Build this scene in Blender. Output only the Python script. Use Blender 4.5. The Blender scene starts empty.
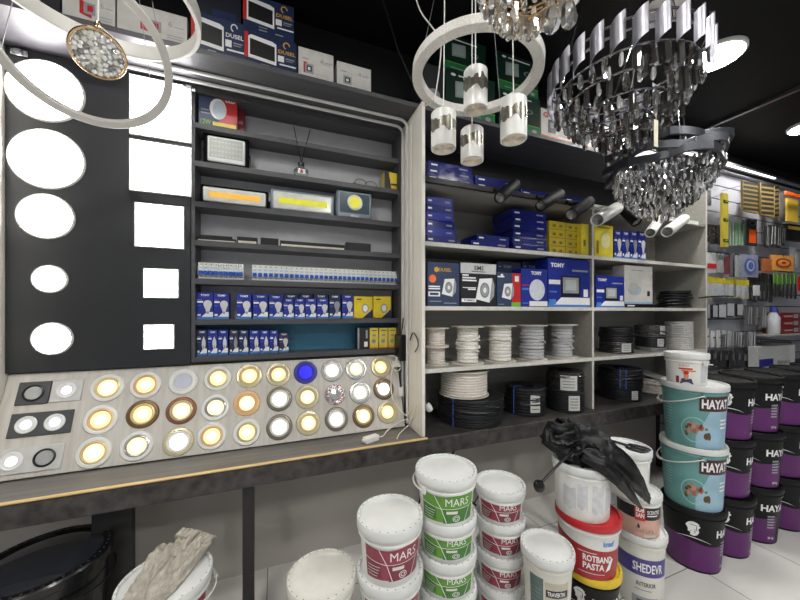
import bpy, math, random
from math import sin, cos, pi, atan2, sqrt, radians
from mathutils import Vector, Matrix
random.seed(7)
S = bpy.context.scene
COL = S.collection

# ------------------------------------------------------------------ camera, world, exposure
FPX = 322.0                      # focal length in pixels of an 800 px wide picture
TH = math.atan(322 / 840)        # camera turned to the right of the wall's normal
CH = 1.58                        # camera height
cam = bpy.data.cameras.new('camera')
cam.sensor_fit = 'HORIZONTAL'; cam.sensor_width = 36.0
cam.lens = 36.0 * FPX / 800.0
cam.shift_y = 12 / 800.0
cam.clip_start = 0.02
co = bpy.data.objects.new('camera', cam); COL.objects.link(co)
co.location = (0, 0, CH); co.rotation_euler = (pi / 2, 0, -TH)
S.camera = co
W = bpy.data.worlds.new('world'); S.world = W; W.use_nodes = True
bg = W.node_tree.nodes['Background']
bg.inputs['Color'].default_value = (0.86, 0.93, 1.0, 1); bg.inputs['Strength'].default_value = 0.38
S.view_settings.view_transform = 'Standard'; S.view_settings.look = 'None'
S.view_settings.gamma = 1.0; S.view_settings.use_curve_mapping = False
S.view_settings.exposure = 0.0
CEIL_POWER = 126.0                # ceiling panel lamps
BOARD_POWER = 14.0               # lit panels on the display board
SPOT_POWER = 3.0                # little downlights on the sloping board

# ------------------------------------------------------------------ pixel -> point helpers
fw = Vector((sin(TH), cos(TH), 0)); rt = Vector((cos(TH), -sin(TH), 0)); up = Vector((0, 0, 1))
EYE = Vector((0, 0, CH))
def ray(x, y): return fw + rt * ((x - 400) / FPX) + up * ((312 - y) / FPX)
def pY(x, y, Y): d = ray(x, y); return EYE + d * (Y / d.y)
def pZ(x, y, Z): d = ray(x, y); return EYE + d * ((Z - CH) / d.z)
def pD(x, y, D): return EYE + ray(x, y) * D
def pP(x, y, p0, n): d = ray(x, y); return EYE + d * ((Vector(p0) - EYE).dot(n) / d.dot(n))

# ------------------------------------------------------------------ materials
MATS = {}
def lin(c):
    out = []
    for v in c:
        v = v / 255.0
        out.append(v / 12.92 if v <= 0.04045 else ((v + 0.055) / 1.055) ** 2.4)
    return out
def M(name, rgb=None, rough=0.5, metal=0.0, var=0.08, scale=25.0, emis=0.0, trans=0.0, bump=0.0, coat=0.0, alpha=1.0, spec=0.5):
    if name in MATS: return MATS[name]
    m = bpy.data.materials.new(name); m.use_nodes = True
    nt = m.node_tree; b = nt.nodes['Principled BSDF']
    c = lin(rgb)
    tc = nt.nodes.new('ShaderNodeTexCoord'); nz = nt.nodes.new('ShaderNodeTexNoise')
    nz.inputs['Scale'].default_value = scale; nz.inputs['Detail'].default_value = 4
    nt.links.new(tc.outputs['Object'], nz.inputs['Vector'])
    rp = nt.nodes.new('ShaderNodeValToRGB')
    rp.color_ramp.elements[0].position = 0.3; rp.color_ramp.elements[1].position = 0.7
    rp.color_ramp.elements[0].color = [max(0, v * (1 - var)) for v in c] + [1]
    rp.color_ramp.elements[1].color = [min(1, v * (1 + var)) for v in c] + [1]
    nt.links.new(nz.outputs['Fac'], rp.inputs['Fac'])
    nt.links.new(rp.outputs['Color'], b.inputs['Base Color'])
    b.inputs['Roughness'].default_value = rough; b.inputs['Metallic'].default_value = metal
    b.inputs['Transmission Weight'].default_value = trans
    b.inputs['Specular IOR Level'].default_value = spec
    b.inputs['Coat Weight'].default_value = coat
    b.inputs['Alpha'].default_value = alpha
    if emis:
        b.inputs['Emission Color'].default_value = c + [1]; b.inputs['Emission Strength'].default_value = emis
    if bump:
        bp = nt.nodes.new('ShaderNodeBump'); bp.inputs['Strength'].default_value = bump; bp.inputs['Distance'].default_value = 0.01
        nt.links.new(nz.outputs['Fac'], bp.inputs['Height']); nt.links.new(bp.outputs['Normal'], b.inputs['Normal'])
    MATS[name] = m
    return m
def wood(name, rgb, rgb2, rough=0.5, sc=(3, 40, 40), metal=0.0):
    if name in MATS: return MATS[name]
    m = M(name, rgb, rough, metal); nt = m.node_tree
    nz = [n for n in nt.nodes if n.type == 'TEX_NOISE'][0]; rp = [n for n in nt.nodes if n.type == 'VALTORGB'][0]
    tc = [n for n in nt.nodes if n.type == 'TEX_COORD'][0]
    mp = nt.nodes.new('ShaderNodeMapping'); mp.inputs['Scale'].default_value = sc
    nt.links.new(tc.outputs['Object'], mp.inputs['Vector']); nt.links.new(mp.outputs['Vector'], nz.inputs['Vector'])
    nz.inputs['Scale'].default_value = 1.0; nz.inputs['Detail'].default_value = 8
    rp.color_ramp.elements[0].color = lin(rgb) + [1]; rp.color_ramp.elements[1].color = lin(rgb2) + [1]
    return m
def tiles(name, rgb, grout, size, rough=0.25, off=(0, 0)):
    m = M(name, rgb, rough, var=0.05, scale=6); nt = m.node_tree
    b = nt.nodes['Principled BSDF']; tc = [n for n in nt.nodes if n.type == 'TEX_COORD'][0]
    mp = nt.nodes.new('ShaderNodeMapping'); mp.inputs['Location'].default_value = (off[0], off[1], 0)
    br = nt.nodes.new('ShaderNodeTexBrick'); br.offset = 0.0
    br.inputs['Scale'].default_value = 1.0; br.inputs['Brick Width'].default_value = size; br.inputs['Row Height'].default_value = size
    br.inputs['Mortar Size'].default_value = 0.0025
    br.inputs['Color1'].default_value = lin(rgb) + [1]; br.inputs['Color2'].default_value = [v * 0.93 for v in lin(rgb)] + [1]
    br.inputs['Mortar'].default_value = lin(grout) + [1]
    nt.links.new(tc.outputs['Object'], mp.inputs['Vector']); nt.links.new(mp.outputs['Vector'], br.inputs['Vector'])
    nt.links.new(br.outputs['Color'], b.inputs['Base Color'])
    return m

# ------------------------------------------------------------------ text
TXT = {}
def text_geo(s, bold=0.02):
    k = (s, bold)
    if k in TXT: return TXT[k]
    cu = bpy.data.curves.new('txt', 'FONT'); cu.body = s; cu.resolution_u = 2; cu.offset = bold
    o = bpy.data.objects.new('txt', cu); COL.objects.link(o)
    dg = bpy.context.evaluated_depsgraph_get(); ev = o.evaluated_get(dg); me = ev.to_mesh()
    vs = [(v.co.x, v.co.y) for v in me.vertices]; ps = [tuple(p.vertices) for p in me.polygons]
    ev.to_mesh_clear(); bpy.data.objects.remove(o); bpy.data.curves.remove(cu)
    x0 = min(v[0] for v in vs); x1 = max(v[0] for v in vs); y0 = min(v[1] for v in vs); y1 = max(v[1] for v in vs)
    g = ([((x - x0) / (x1 - x0), (y - y0) / (y1 - y0)) for x, y in vs], ps, (x1 - x0) / (y1 - y0))
    TXT[k] = g
    return g

# ------------------------------------------------------------------ mesh builder
class MB:
    def __init__(s): s.v = []; s.f = []; s.m = []; s.mats = []
    def mi(s, mat):
        if mat not in s.mats: s.mats.append(mat)
        return s.mats.index(mat)
    def add(s, vs, fs, mat, X=None):
        o = len(s.v); k = s.mi(mat)
        s.v += [tuple(X @ Vector(p)) if X else tuple(p) for p in vs]
        for f in fs: s.f.append(tuple(i + o for i in f)); s.m.append(k)
        return s
    def box(s, x0, x1, y0, y1, z0, z1, mat, X=None, c=0.0):
        if c <= 0:
            vs = [(x, y, z) for z in (z0, z1) for y in (y0, y1) for x in (x0, x1)]
            fs = [(0, 2, 3, 1), (4, 5, 7, 6), (0, 1, 5, 4), (2, 6, 7, 3), (0, 4, 6, 2), (1, 3, 7, 5)]
            return s.add(vs, fs, mat, X)
        vs = []; C = [(x0, x1), (y0, y1), (z0, z1)]
        idx = {}
        for a in (0, 1):
            for b in (0, 1):
                for d in (0, 1):
                    p = [C[0][a], C[1][b], C[2][d]]; sg = [c if a == 0 else -c, c if b == 0 else -c, c if d == 0 else -c]
                    for ax in range(3):
                        q = [p[i] + (0 if i == ax else sg[i]) for i in range(3)]
                        idx[(a, b, d, ax)] = len(vs); vs.append(q)
        fs = []
        def orient(f):
            P = [Vector(vs[i]) for i in f]; n = (P[1] - P[0]).cross(P[2] - P[0])
            ctr = sum(P, Vector()) / len(P); mid = Vector(((x0 + x1) / 2, (y0 + y1) / 2, (z0 + z1) / 2))
            return f if n.dot(ctr - mid) > 0 else f[::-1]
        for ax in range(3):
            for sd in (0, 1):
                o = [i for i in range(3) if i != ax]; f = []
                for (i, j) in ((0, 0), (1, 0), (1, 1), (0, 1)):
                    k = [0, 0, 0]; k[ax] = sd; k[o[0]] = i; k[o[1]] = j; f.append(idx[(*k, ax)])
                fs.append(orient(f))
        for ax in range(3):
            o = [i for i in range(3) if i != ax]
            for i in (0, 1):
                for j in (0, 1):
                    k = [0, 0, 0]; k[o[0]] = i; k[o[1]] = j
                    k0 = k[:]; k1 = k[:]; k0[ax] = 0; k1[ax] = 1
                    fs.append(orient([idx[(*k0, o[0])], idx[(*k1, o[0])], idx[(*k1, o[1])], idx[(*k0, o[1])]]))
        for a in (0, 1):
            for b in (0, 1):
                for d in (0, 1): fs.append(orient([idx[(a, b, d, 0)], idx[(a, b, d, 1)], idx[(a, b, d, 2)]]))
        return s.add(vs, fs, mat, X)
    def lathe(s, prof, mat, n=32, X=None, a0=0.0, a1=2 * pi):
        full = abs(a1 - a0 - 2 * pi) < 1e-6; k = n if full else n + 1
        vs = [(r * cos(a0 + (a1 - a0) * i / n), r * sin(a0 + (a1 - a0) * i / n), z) for r, z in prof for i in range(k)]
        fs = []
        for j in range(len(prof) - 1):
            for i in range(n):
                a = j * k + i; b = j * k + (i + 1) % k
                fs.append((a, b, b + k, a + k))
        return s.add(vs, fs, mat, X)
    def cyl(s, r, z0, z1, mat, n=24, X=None, r1=None):
        r1 = r if r1 is None else r1
        return s.lathe([(0.0001, z0), (r, z0), (r1, z1), (0.0001, z1)], mat, n, X)
    def tube(s, pts, r, mat, n=8, closed=False, X=None, flat=1.0):
        P = [Vector(p) for p in pts]; N = len(P); vs = []; fs = []
        prev = None
        for i in range(N):
            if closed: t = (P[(i + 1) % N] - P[i - 1]).normalized()
            else: t = (P[min(i + 1, N - 1)] - P[max(i - 1, 0)]).normalized()
            if prev is None:
                a = Vector((0, 0, 1)) if abs(t.z) < 0.9 else Vector((1, 0, 0))
                u = t.cross(a).normalized()
            else:
                u = (prev - t * prev.dot(t)).normalized()
            prev = u; w = t.cross(u)
            rr = r[i] if isinstance(r, (list, tuple)) else r
            for k in range(n):
                a = 2 * pi * k / n; vs.append(P[i] + u * (rr * cos(a)) + w * (rr * flat * sin(a)))
        M_ = N if closed else N - 1
        for i in range(M_):
            for k in range(n):
                a = i * n + k; b = i * n + (k + 1) % n; j = (i + 1) % N
                fs.append((a, b, j * n + (k + 1) % n, j * n + k))
        if not closed:
            fs.append(tuple(range(n))[::-1]); fs.append(tuple((N - 1) * n + k for k in range(n)))
        return s.add(vs, fs, mat, X)
    def prism(s, poly, y0, y1, mat, X=None):      # poly in x,z; extruded along y
        n = len(poly); vs = [(x, y0, z) for x, z in poly] + [(x, y1, z) for x, z in poly]
        ar = sum(poly[i][0] * poly[(i + 1) % n][1] - poly[(i + 1) % n][0] * poly[i][1] for i in range(n))
        r = list(range(n)) if ar > 0 else list(range(n))[::-1]
        fs = [tuple(r), tuple(i + n for i in r[::-1])]
        for q in range(n):
            i = r[q]; j = r[(q + 1) % n]; fs.append((j, i, i + n, j + n))
        return s.add(vs, fs, mat, X)
    # flat graphics on a front face at y = Y (facing -y), in the part's own x,z
    def rect(s, x0, x1, z0, z1, Y, mat, X=None): return s.add([(x0, Y, z0), (x1, Y, z0), (x1, Y, z1), (x0, Y, z1)], [(0, 1, 2, 3)], mat, X)
    def poly(s, pts, Y, mat, X=None):
        n = len(pts); ar = sum(pts[i][0] * pts[(i + 1) % n][1] - pts[(i + 1) % n][0] * pts[i][1] for i in range(n))
        f = tuple(range(n)) if ar > 0 else tuple(range(n))[::-1]
        return s.add([(x, Y, z) for x, z in pts], [f], mat, X)
    def disc(s, x, z, rx, rz, Y, mat, X=None, n=24): return s.poly([(x + rx * cos(2 * pi * i / n), z + rz * sin(2 * pi * i / n)) for i in range(n)], Y, mat, X)
    def text(s, t, x0, x1, z0, z1, Y, mat, bold=0.02, X=None):
        vs, ps, asp = text_geo(t, bold)
        return s.add([(x0 + u * (x1 - x0), Y, z0 + w * (z1 - z0)) for u, w in vs], ps, mat, X)
    def build(s, name, parent=None, loc=(0, 0, 0), rot=None, smooth=40):
        me = bpy.data.meshes.new(name); me.from_pydata(s.v, [], s.f)
        for m in s.mats: me.materials.append(m)
        me.polygons.foreach_set('material_index', s.m)
        if smooth:
            me.polygons.foreach_set('use_smooth', [True] * len(s.f)); me.update(); me.set_sharp_from_angle(angle=radians(smooth))
        me.update()
        o = bpy.data.objects.new(name, me); COL.objects.link(o); o.location = loc
        if rot: o.rotation_euler = rot
        if parent: o.parent = parent
        return o
def tag(o, label, cat, group=None, kind=None):
    o['label'] = label; o['category'] = cat
    if group: o['group'] = group
    if kind: o['kind'] = kind
    return o
def struct(o): o['kind'] = 'structure'; return o
def thing(name, label, cat, loc=(0, 0, 0), rz=0.0, group=None):
    o = bpy.data.objects.new(name, None); COL.objects.link(o); o.empty_display_size = 0.05
    o.location = loc; o.rotation_euler = (0, 0, rz)
    return tag(o, label, cat, group)
def dup(root, loc, rz=None, label=None, group=None):
    r = root.copy(); COL.objects.link(r); r.location = loc
    if rz is not None: r.rotation_euler = (0, 0, rz)
    if label: r['label'] = label
    if group: r['group'] = group
    for ch in list(root.children):
        c = ch.copy(); COL.objects.link(c); c.parent = r
        for g in list(ch.children):
            d = g.copy(); COL.objects.link(d); d.parent = c
    return r
def RX(a): return Matrix.Rotation(a, 4, 'X')
def RY(a): return Matrix.Rotation(a, 4, 'Y')
def RZ(a): return Matrix.Rotation(a, 4, 'Z')
def T(*p): return Matrix.Translation(Vector(p))
def aim(d):   # rotation taking +z to direction d
    return Vector((0, 0, 1)).rotation_difference(Vector(d).normalized()).to_matrix().to_4x4()

white = M('white plastic', (226, 226, 222), 0.35, var=0.03)
black = M('black plastic', (20, 20, 22), 0.35, var=0.15)
blacklam = M('black laminate', (34, 36, 40), 0.42, var=0.12, scale=4)
chrome = M('chrome', (205, 205, 210), 0.12, 1.0, var=0.03)
steel = M('brushed steel', (160, 160, 165), 0.35, 1.0)
greylam = wood('dark grey laminate', (66, 66, 70), (78, 78, 81), 0.45, (2, 60, 60))
palelam = wood('pale wood laminate', (226, 221, 212), (238, 233, 224), 0.5, (60, 60, 3))
shelfw = wood('light shelf laminate', (146, 143, 136), (160, 157, 150), 0.5, (2, 50, 50))
wall_shade_black = M('black wall paint and bay shade', (13, 13, 15), 0.6, var=0.2, scale=5)
navy = M('navy print', (26, 40, 82), 0.35); blue = M('royal blue print', (28, 44, 140), 0.35)
lblue = M('light blue print', (70, 130, 205), 0.35); wprint = M('white print', (232, 232, 232), 0.4, var=0.02)
gprint = M('grey print', (150, 152, 156), 0.4); bprint = M('black print', (16, 16, 18), 0.4)
red = M('red print', (190, 38, 40), 0.35); yellow = M('yellow print', (226, 200, 40), 0.35)
orange = M('orange print', (226, 110, 40), 0.4); green = M('dark green print', (18, 74, 48), 0.35); lime = M('lime print', (120, 185, 60), 0.4)
goldp = M('gold print', (205, 160, 60), 0.35)
# ------------------------------------------------------------------ the room
BACK = 2.15; CEIL = CH + 1.85; TOPZ = CH + 1.236; CT = CH - 0.72; ALC = 2.0; FR = 1.72
XL, XR, YF = -2.6, 7.6, -3.2
floor_m = tiles('floor tiles', (222, 220, 216), (110, 108, 106), 0.62, 0.25, off=(0.05, 0.02))
struct(MB().box(XL, XR, YF, BACK + 0.1, -0.05, 0, floor_m).build('floor'))
ceil_m = M('black ceiling', (11, 11, 12), 0.6, var=0.2, scale=3, spec=0.2)
struct(MB().box(XL, XR, YF, BACK + 0.1, CEIL, CEIL + 0.05, ceil_m).build('ceiling'))
lowgrey = M('grey lower wall', (188, 183, 177), 0.6, var=0.07, scale=2.5)
midgrey = M('pale grey wall', (176, 173, 168), 0.6, var=0.04, scale=3)
wb = MB()
wb.box(XL, XR, BACK, BACK + 0.1, 0, CT, lowgrey).box(XL, XR, BACK, BACK + 0.1, CT, TOPZ, midgrey).box(XL, XR, BACK, BACK + 0.1, TOPZ, CEIL, wall_shade_black)
struct(wb.build('wall_back'))
struct(MB().box(XL - 0.1, XL, YF, BACK + 0.1, 0, CEIL, midgrey).build('wall_left'))
struct(MB().box(XR, XR + 0.1, YF, BACK + 0.1, 0, CEIL, wall_shade_black).build('wall_right'))

# ------------------------------------------------------------------ ceiling lamps
lamp_em = M('lamp diffuser', (255, 253, 248), 0.4, emis=CEIL_POWER, var=0.0)
def ceiling_lamp(x, y, d, label):
    t = thing('ceiling_light', label, 'ceiling light', (x, y, CEIL), group=None)
    MB().lathe([(d * 0.5 + 0.014, 0), (d * 0.5 + 0.014, -0.018), (d * 0.5, -0.026), (d * 0.5, -0.01)], white, 40).build('frame', t)
    MB().lathe([(0.0001, -0.024), (d * 0.5, -0.022), (d * 0.5, -0.012), (0.0001, -0.012)][::-1], lamp_em, 40).build('diffuser', t)
    return t
ceiling_lamp(2.95, 1.35, 0.30, 'round lit ceiling light beside the big chrome plate chandelier')
ceiling_lamp(4.92, 1.52, 0.28, 'round lit ceiling light above the right hand tool wall')
for i, (x, y) in enumerate([(-0.6, 0.25), (0.9, -0.35), (2.2, -0.5), (-1.4, -1.5), (0.9, -1.9), (2.9, -1.8)]):
    ceiling_lamp(x, y, 0.30, 'round lit ceiling light in the row over the shop floor')['group'] = 'ceiling lights over the shop floor'
# steel lighting rail on the ceiling and hanging rod
tag(MB().box(3.985, 4.015, 0.6, 2.13, CEIL - 0.03, CEIL, steel).build('ceiling_rail'), 'thin grey metal rail running along the black ceiling', 'rail')

# ------------------------------------------------------------------ slatted tool wall
slat_m = M('slat wall board', (170, 170, 178), 0.45, var=0.03, scale=3)
groove = M('slat groove', (40, 40, 42), 0.6)
SX0, SX1, SY, STOP = 3.64, 7.58, 2.10, CH + 1.62
sl = MB(); z = 0.15; dz = 0.15
sl.box(SX0, SX1, SY + 0.012, BACK - 0.001, 0.0, STOP, groove)
while z < STOP - 0.01:
    sl.box(SX0, SX1, SY, SY + 0.012, z + 0.006, min(z + dz, STOP) - 0.006, slat_m); z += dz
struct(sl.build('wall_slatted'))
t = thing('light_bar', 'thin lit bar light along the top edge of the slatted tool wall', 'bar light', (3.66, 1.98, STOP - 0.02))
MB().box(0, 3.8, 0, 0.06, 0, 0.03, steel, c=0.004).build('housing', t)
MB().box(0.02, 1.9, 0.0, 0.018, -0.01, 0.0, M('bar lens', (255, 255, 250), 0.4, emis=3.0, var=0)).build('lens', t)
tag(MB().tube([(4.35, 1.98, STOP + 0.0125), (4.35, 1.98, CEIL)], 0.007, M('grey rod', (96, 96, 98), 0.5)).build('hanging_rod'), 'thin metal rod hanging from the ceiling to the bar light', 'rod')

# ------------------------------------------------------------------ worktop along the wall
dirty = M('stained dark stone edge', (62, 58, 57), 0.6, var=0.6, scale=22)
topm = wood('worktop grey', (98, 95, 91), (118, 115, 110), 0.6, (2, 40, 40))
brass = wood('gold trim', (222, 194, 136), (202, 168, 108), 0.35, (8, 60, 60))
t = thing('worktop', 'long dark grey worktop with stained front edge along the wall', 'counter', (0, 0, CT))
CF = 1.645
MB().box(XL + 0.01, 0.80, CF + 0.02, BACK - 0.002, -0.04, 0, topm).build('top', t)
MB().box(0.801, 3.58, CF + 0.02, BACK - 0.002, -0.04, 0, M('dusty black top', (50, 48, 46), 0.55, var=0.35, scale=14)).build('top', t)['label'] = 'dusty black worktop end'
MB().box(XL + 0.01, 3.58, CF, CF + 0.02, -0.095, 0.0, dirty, c=0.003).build('fascia', t)['label'] = 'dark stained front edge'
MB().box(XL + 0.01, 0.80, CF - 0.006, CF + 0.012, 0.0005, 0.009, brass, c=0.003).build('trim', t)['label'] = 'gold wooden edging strip'
dark = M('dark support', (40, 38, 38), 0.5, var=0.2)
MB().box(-0.15, -0.10, 1.68, 1.72, -CT, -0.04, dark).build('leg', t)
MB().box(1.9, 1.95, 1.68, 1.72, -CT, -0.04, dark).build('leg', t)
MB().box(3.4, 3.45, 1.68, 1.72, -CT, -0.04, dark).build('leg', t)
MB().box(-0.74, -0.60, 1.76, 1.80, -CT, -0.04, dark).build('support_panel', t)

# ------------------------------------------------------------------ alcove: board, shelves, top shelf
t = thing('top_shelf', 'long dark grey shelf running over the whole wall under the ceiling', 'shelf', (0, 0, TOPZ))
MB().box(-0.38, 3.62, 1.745, BACK - 0.002, -0.024, 0, greylam).build('board', t)
MB().box(-1.8, -0.3805, 1.745, BACK - 0.002, -0.024, 0, wood('panel lit grey laminate', (82, 79, 86), (92, 89, 96), 0.35, (2, 60, 60))).build('board', t)['label'] = 'left end of the board, coloured lighter for the panel light'  # lighter colour here paints in the glow of the lit panels below
AX0, AX1 = -1.15, 0.778
tag(MB().box(AX1, AX1 + 0.022, 1.68, BACK - 0.002, CT + 0.001, TOPZ - 0.025, palelam, c=0.002).build('side_panel'), 'pale wood upright panel between the dark shelves and the cable shelving', 'panel')
tag(MB().box(AX0 - 0.022, AX0, 1.68, BACK - 0.002, CT + 0.001, TOPZ - 0.025, palelam, c=0.002).build('side_panel'), 'pale upright panel at the left end of the light display', 'panel')
ledm = M('strip light cover', (214, 214, 212), 0.4, var=0.02)
for k, (yy, lab) in enumerate(((1.875, 'thin white strip light bending down the pale panel, the outer of two'), (1.95, 'thin white strip light bending down the pale panel, the inner of two'))):
    pts = [(-0.75 - 0.05 * k, yy, TOPZ - 0.033), (AX1 - 0.06, yy, TOPZ - 0.033)]
    pts += [(AX1 - 0.06 + 0.05 * sin(a), yy, TOPZ - 0.083 + 0.05 * cos(a)) for a in [pi / 2 * i / 8 for i in range(1, 9)]]
    pts += [(AX1 - 0.01, yy, CT + 0.02)]
    tag(MB().tube(pts, 0.009, ledm, 8).build('strip_light'), lab, 'strip light')
# dark board with the lit panels
BX0, BX1, BZ0 = AX0 + 0.002, -0.427, CH - 0.28
tag(MB().box(BX0, BX1, ALC, ALC + 0.02, BZ0, TOPZ - 0.025, blacklam, c=0.002).build('display_board'), 'tall black display board carrying lit round and square panels', 'display board')
panel_em = M('panel diffuser', (255, 255, 253), 0.4, emis=BOARD_POWER, var=0)
def round_panel(x, y, wpx, label):
    c = pY(x + 1.6, y + 1.6, ALC); r = abs(pY(x + wpx / 2, y, ALC).x - pY(x - wpx / 2, y, ALC).x) / 2
    t = thing('round_panel_light', label, 'panel light', (c.x, ALC - 0.0005, c.z))
    X = RX(pi / 2)
    MB().lathe([(r, 0), (r, 0.007), (r - 0.004, 0.010), (r - 0.007, 0.009)], white, 48, X).build('frame', t)
    MB().lathe([(0.0001, 0.010), (r - 0.007, 0.009), (r - 0.007, 0.001)][::-1], panel_em, 48, X).build('diffuser', t)
def square_panel(x0, x1, y0, y1, label):
    xm, ym = (x0 + x1) / 2, (y0 + y1) / 2
    c = pY(xm + 1, ym + 1.2, ALC); w = pY(x1, ym, ALC).x - pY(x0, ym, ALC).x; h = pY(xm, y0, ALC).z - pY(xm, y1, ALC).z
    t = thing('square_panel_light', label, 'panel light', (c.x, ALC - 0.0005, c.z))
    f = 0.005
    m = MB(); m.box(-w / 2, w / 2, -0.009, 0, -h / 2, -h / 2 + f, white).box(-w / 2, w / 2, -0.009, 0, h / 2 - f, h / 2, white)
    m.box(-w / 2, -w / 2 + f, -0.009, 0, -h / 2 + f, h / 2 - f, white).box(w / 2 - f, w / 2, -0.009, 0, -h / 2 + f, h / 2 - f, white).build('frame', t)
    MB().box(-w / 2 + f, w / 2 - f, -0.008, -0.001, -h / 2 + f, h / 2 - f, panel_em).build('diffuser', t)
round_panel(45, 90, 81, 'large lit round panel, topmost in the left column of the black board')
round_panel(46.5, 158, 79, 'large lit round panel, second from top on the black board')
round_panel(45, 215, 60, 'medium lit round panel, third from top on the black board')
round_panel(48.8, 277.5, 37, 'smallest lit round panel, fourth from top on the black board')
round_panel(51.3, 337, 43, 'small lit round panel, lowest on the black board')
square_panel(129.7, 192.0, 80, 138.5, 'large lit square panel, topmost on the black board')
square_panel(129.7, 192.0, 142.5, 193, 'large lit square panel, second from top on the black board')
square_panel(134.5, 184.2, 203.5, 247, 'medium lit square panel, third from top on the black board')
square_panel(143, 178.5, 267.5, 297, 'small lit square panel, fourth from top on the black board')
square_panel(143, 174, 323, 348, 'smallest lit square panel, lowest on the black board')
for x, y, lab in ((18.5, 52, 'small silver clip at the top left of the black board'), (189, 88, 'small silver clip at the top right of the black board')):
    p = pY(x, y, ALC - 0.012)
    tag(MB().box(-0.03, 0.03, 0, 0.011, -0.014, 0.014, chrome, c=0.003).box(-0.012, 0.012, -0.012, 0, -0.01, 0.01, steel, c=0.002).build('clip', None, p), lab, 'clip')
# shelf unit
UX0, UX1 = -0.425, 0.775
SHZ = [CH + v for v in (1.017, 0.812, 0.595, 0.387, 0.18, -0.04, -0.24)]
t = thing('shelf_unit', 'dark grey wall shelf unit full of lamps and bulb boxes', 'shelf unit', (0, ALC, CH - 0.27))
zb = CH - 0.27
MB().box(UX0, UX0 + 0.018, 0, BACK - ALC - 0.003, 0, TOPZ - 0.026 - zb, greylam, c=0.001).build('side_board', t)
MB().box(UX1 - 0.018, UX1, 0, BACK - ALC - 0.003, 0, TOPZ - 0.026 - zb, greylam, c=0.001).build('side_board', t)
for zz in SHZ: MB().box(UX0 + 0.018, UX1 - 0.018, 0, BACK - ALC - 0.012, zz - zb - 0.03, zz - zb, greylam, c=0.001).build('shelf', t)
MB().box(UX0 + 0.018, UX1 - 0.018, 0, BACK - ALC - 0.012, TOPZ - 0.026 - zb - 0.03, TOPZ - 0.026 - zb, greylam).build('top_board', t)
teal = M('teal back board', (52, 112, 140), 0.5, var=0.05); backp = M('pale back board', (176, 176, 180), 0.5, var=0.05)
bm_ = MB(); bm_.box(UX0 + 0.018, UX1 - 0.018, BACK - ALC - 0.011, BACK - ALC - 0.004, SHZ[5] - zb - 0.03, TOPZ - 0.03 - zb, backp)
bm_.box(UX0 + 0.018, UX1 - 0.018, BACK - ALC - 0.011, BACK - ALC - 0.004, 0.03, SHZ[5] - zb - 0.03, teal).build('back_board', t)

# ------------------------------------------------------------------ sloping board of downlights
B0 = Vector((0, 1.862, CT + 0.008)); B1 = Vector((0, 2.02, CH - 0.286))
e2 = (B1 - B0).normalized(); nrm = Vector((1, 0, 0)).cross(e2); TILT = atan2(-nrm.y, nrm.z); BL = (B1 - B0).length
t = thing('downlight_board', 'pale wood grain board leaning on the worktop and studded with downlights', 'display board', B0)
t.rotation_euler = (TILT, 0, 0)
MB().box(AX0 + 0.003, AX1 - 0.03, 0.0, BL, -0.014, 0, wood('pale board', (188, 183, 175), (206, 202, 195), 0.45, (50, 4, 60)), c=0.002).build('panel', t)
def onboard(x, y): return pP(x, y, B0, nrm)
def em(name, rgb, e): return M(name, rgb, 0.4, emis=e, var=0)
LENS = {'warm': em('warm lens', (255, 236, 190), SPOT_POWER), 'gold': em('golden lens', (255, 224, 150), SPOT_POWER * 0.8), 'cool': em('cool lens', (255, 252, 244), SPOT_POWER),
        'blue': em('blue lens', (24, 12, 255), 1.3), 'off': M('frosted lens', (186, 188, 206), 0.3, var=0.02), 'dark': M('clear lens', (176, 178, 178), 0.15, 0.3)}
HALO = {'warm': em('warm halo', (255, 226, 176), 0.95), 'gold': em('golden halo', (252, 222, 158), 0.9), 'cool': em('cool halo', (255, 246, 225), 1.3)}
RING = {'white': white, 'gold': M('gold ring', (222, 198, 150), 0.4, 0.3), 'bronze': M('bronze ring', (120, 96, 64), 0.35, 0.6), 'copper': M('copper ring', (224, 184, 136), 0.45, 0.3),
        'dark': M('dark chrome ring', (128, 120, 108), 0.3, 0.6), 'silver': M('silver ring', (196, 196, 194), 0.25, 0.7), 'red': M('red bronze ring', (138, 92, 68), 0.35, 0.6), 'blue': M('blue rim', (60, 60, 160), 0.3), 'champ': M('champagne ring', (212, 202, 168), 0.3, 0.5)}
def downlight(x, y, ring, inner, lens, label, d=0.136):
    t = thing('downlight', label, 'downlight', onboard(x, y) + nrm * 0.0003); t.rotation_euler = (TILT, 0, 0)
    r = d / 2
    MB().lathe([(r, 0), (r, 0.003), (r - 0.004, 0.008), (r * 0.78, 0.009), (r * 0.74, 0.007)], RING[ring], 32).build('trim_ring', t)
    MB().lathe([(r * 0.74, 0.007), (r * 0.66, 0.0095), (r * 0.60, 0.007), (r * 0.56, 0.004)], RING[inner], 32).build('reflector', t)
    MB().lathe([(r * 0.56, 0.0035), (r * 0.34, 0.0042)], HALO.get(lens, LENS[lens]), 28).lathe([(r * 0.34, 0.0042), (0.0001, 0.0046)], LENS[lens], 28).build('lens', t)
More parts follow.
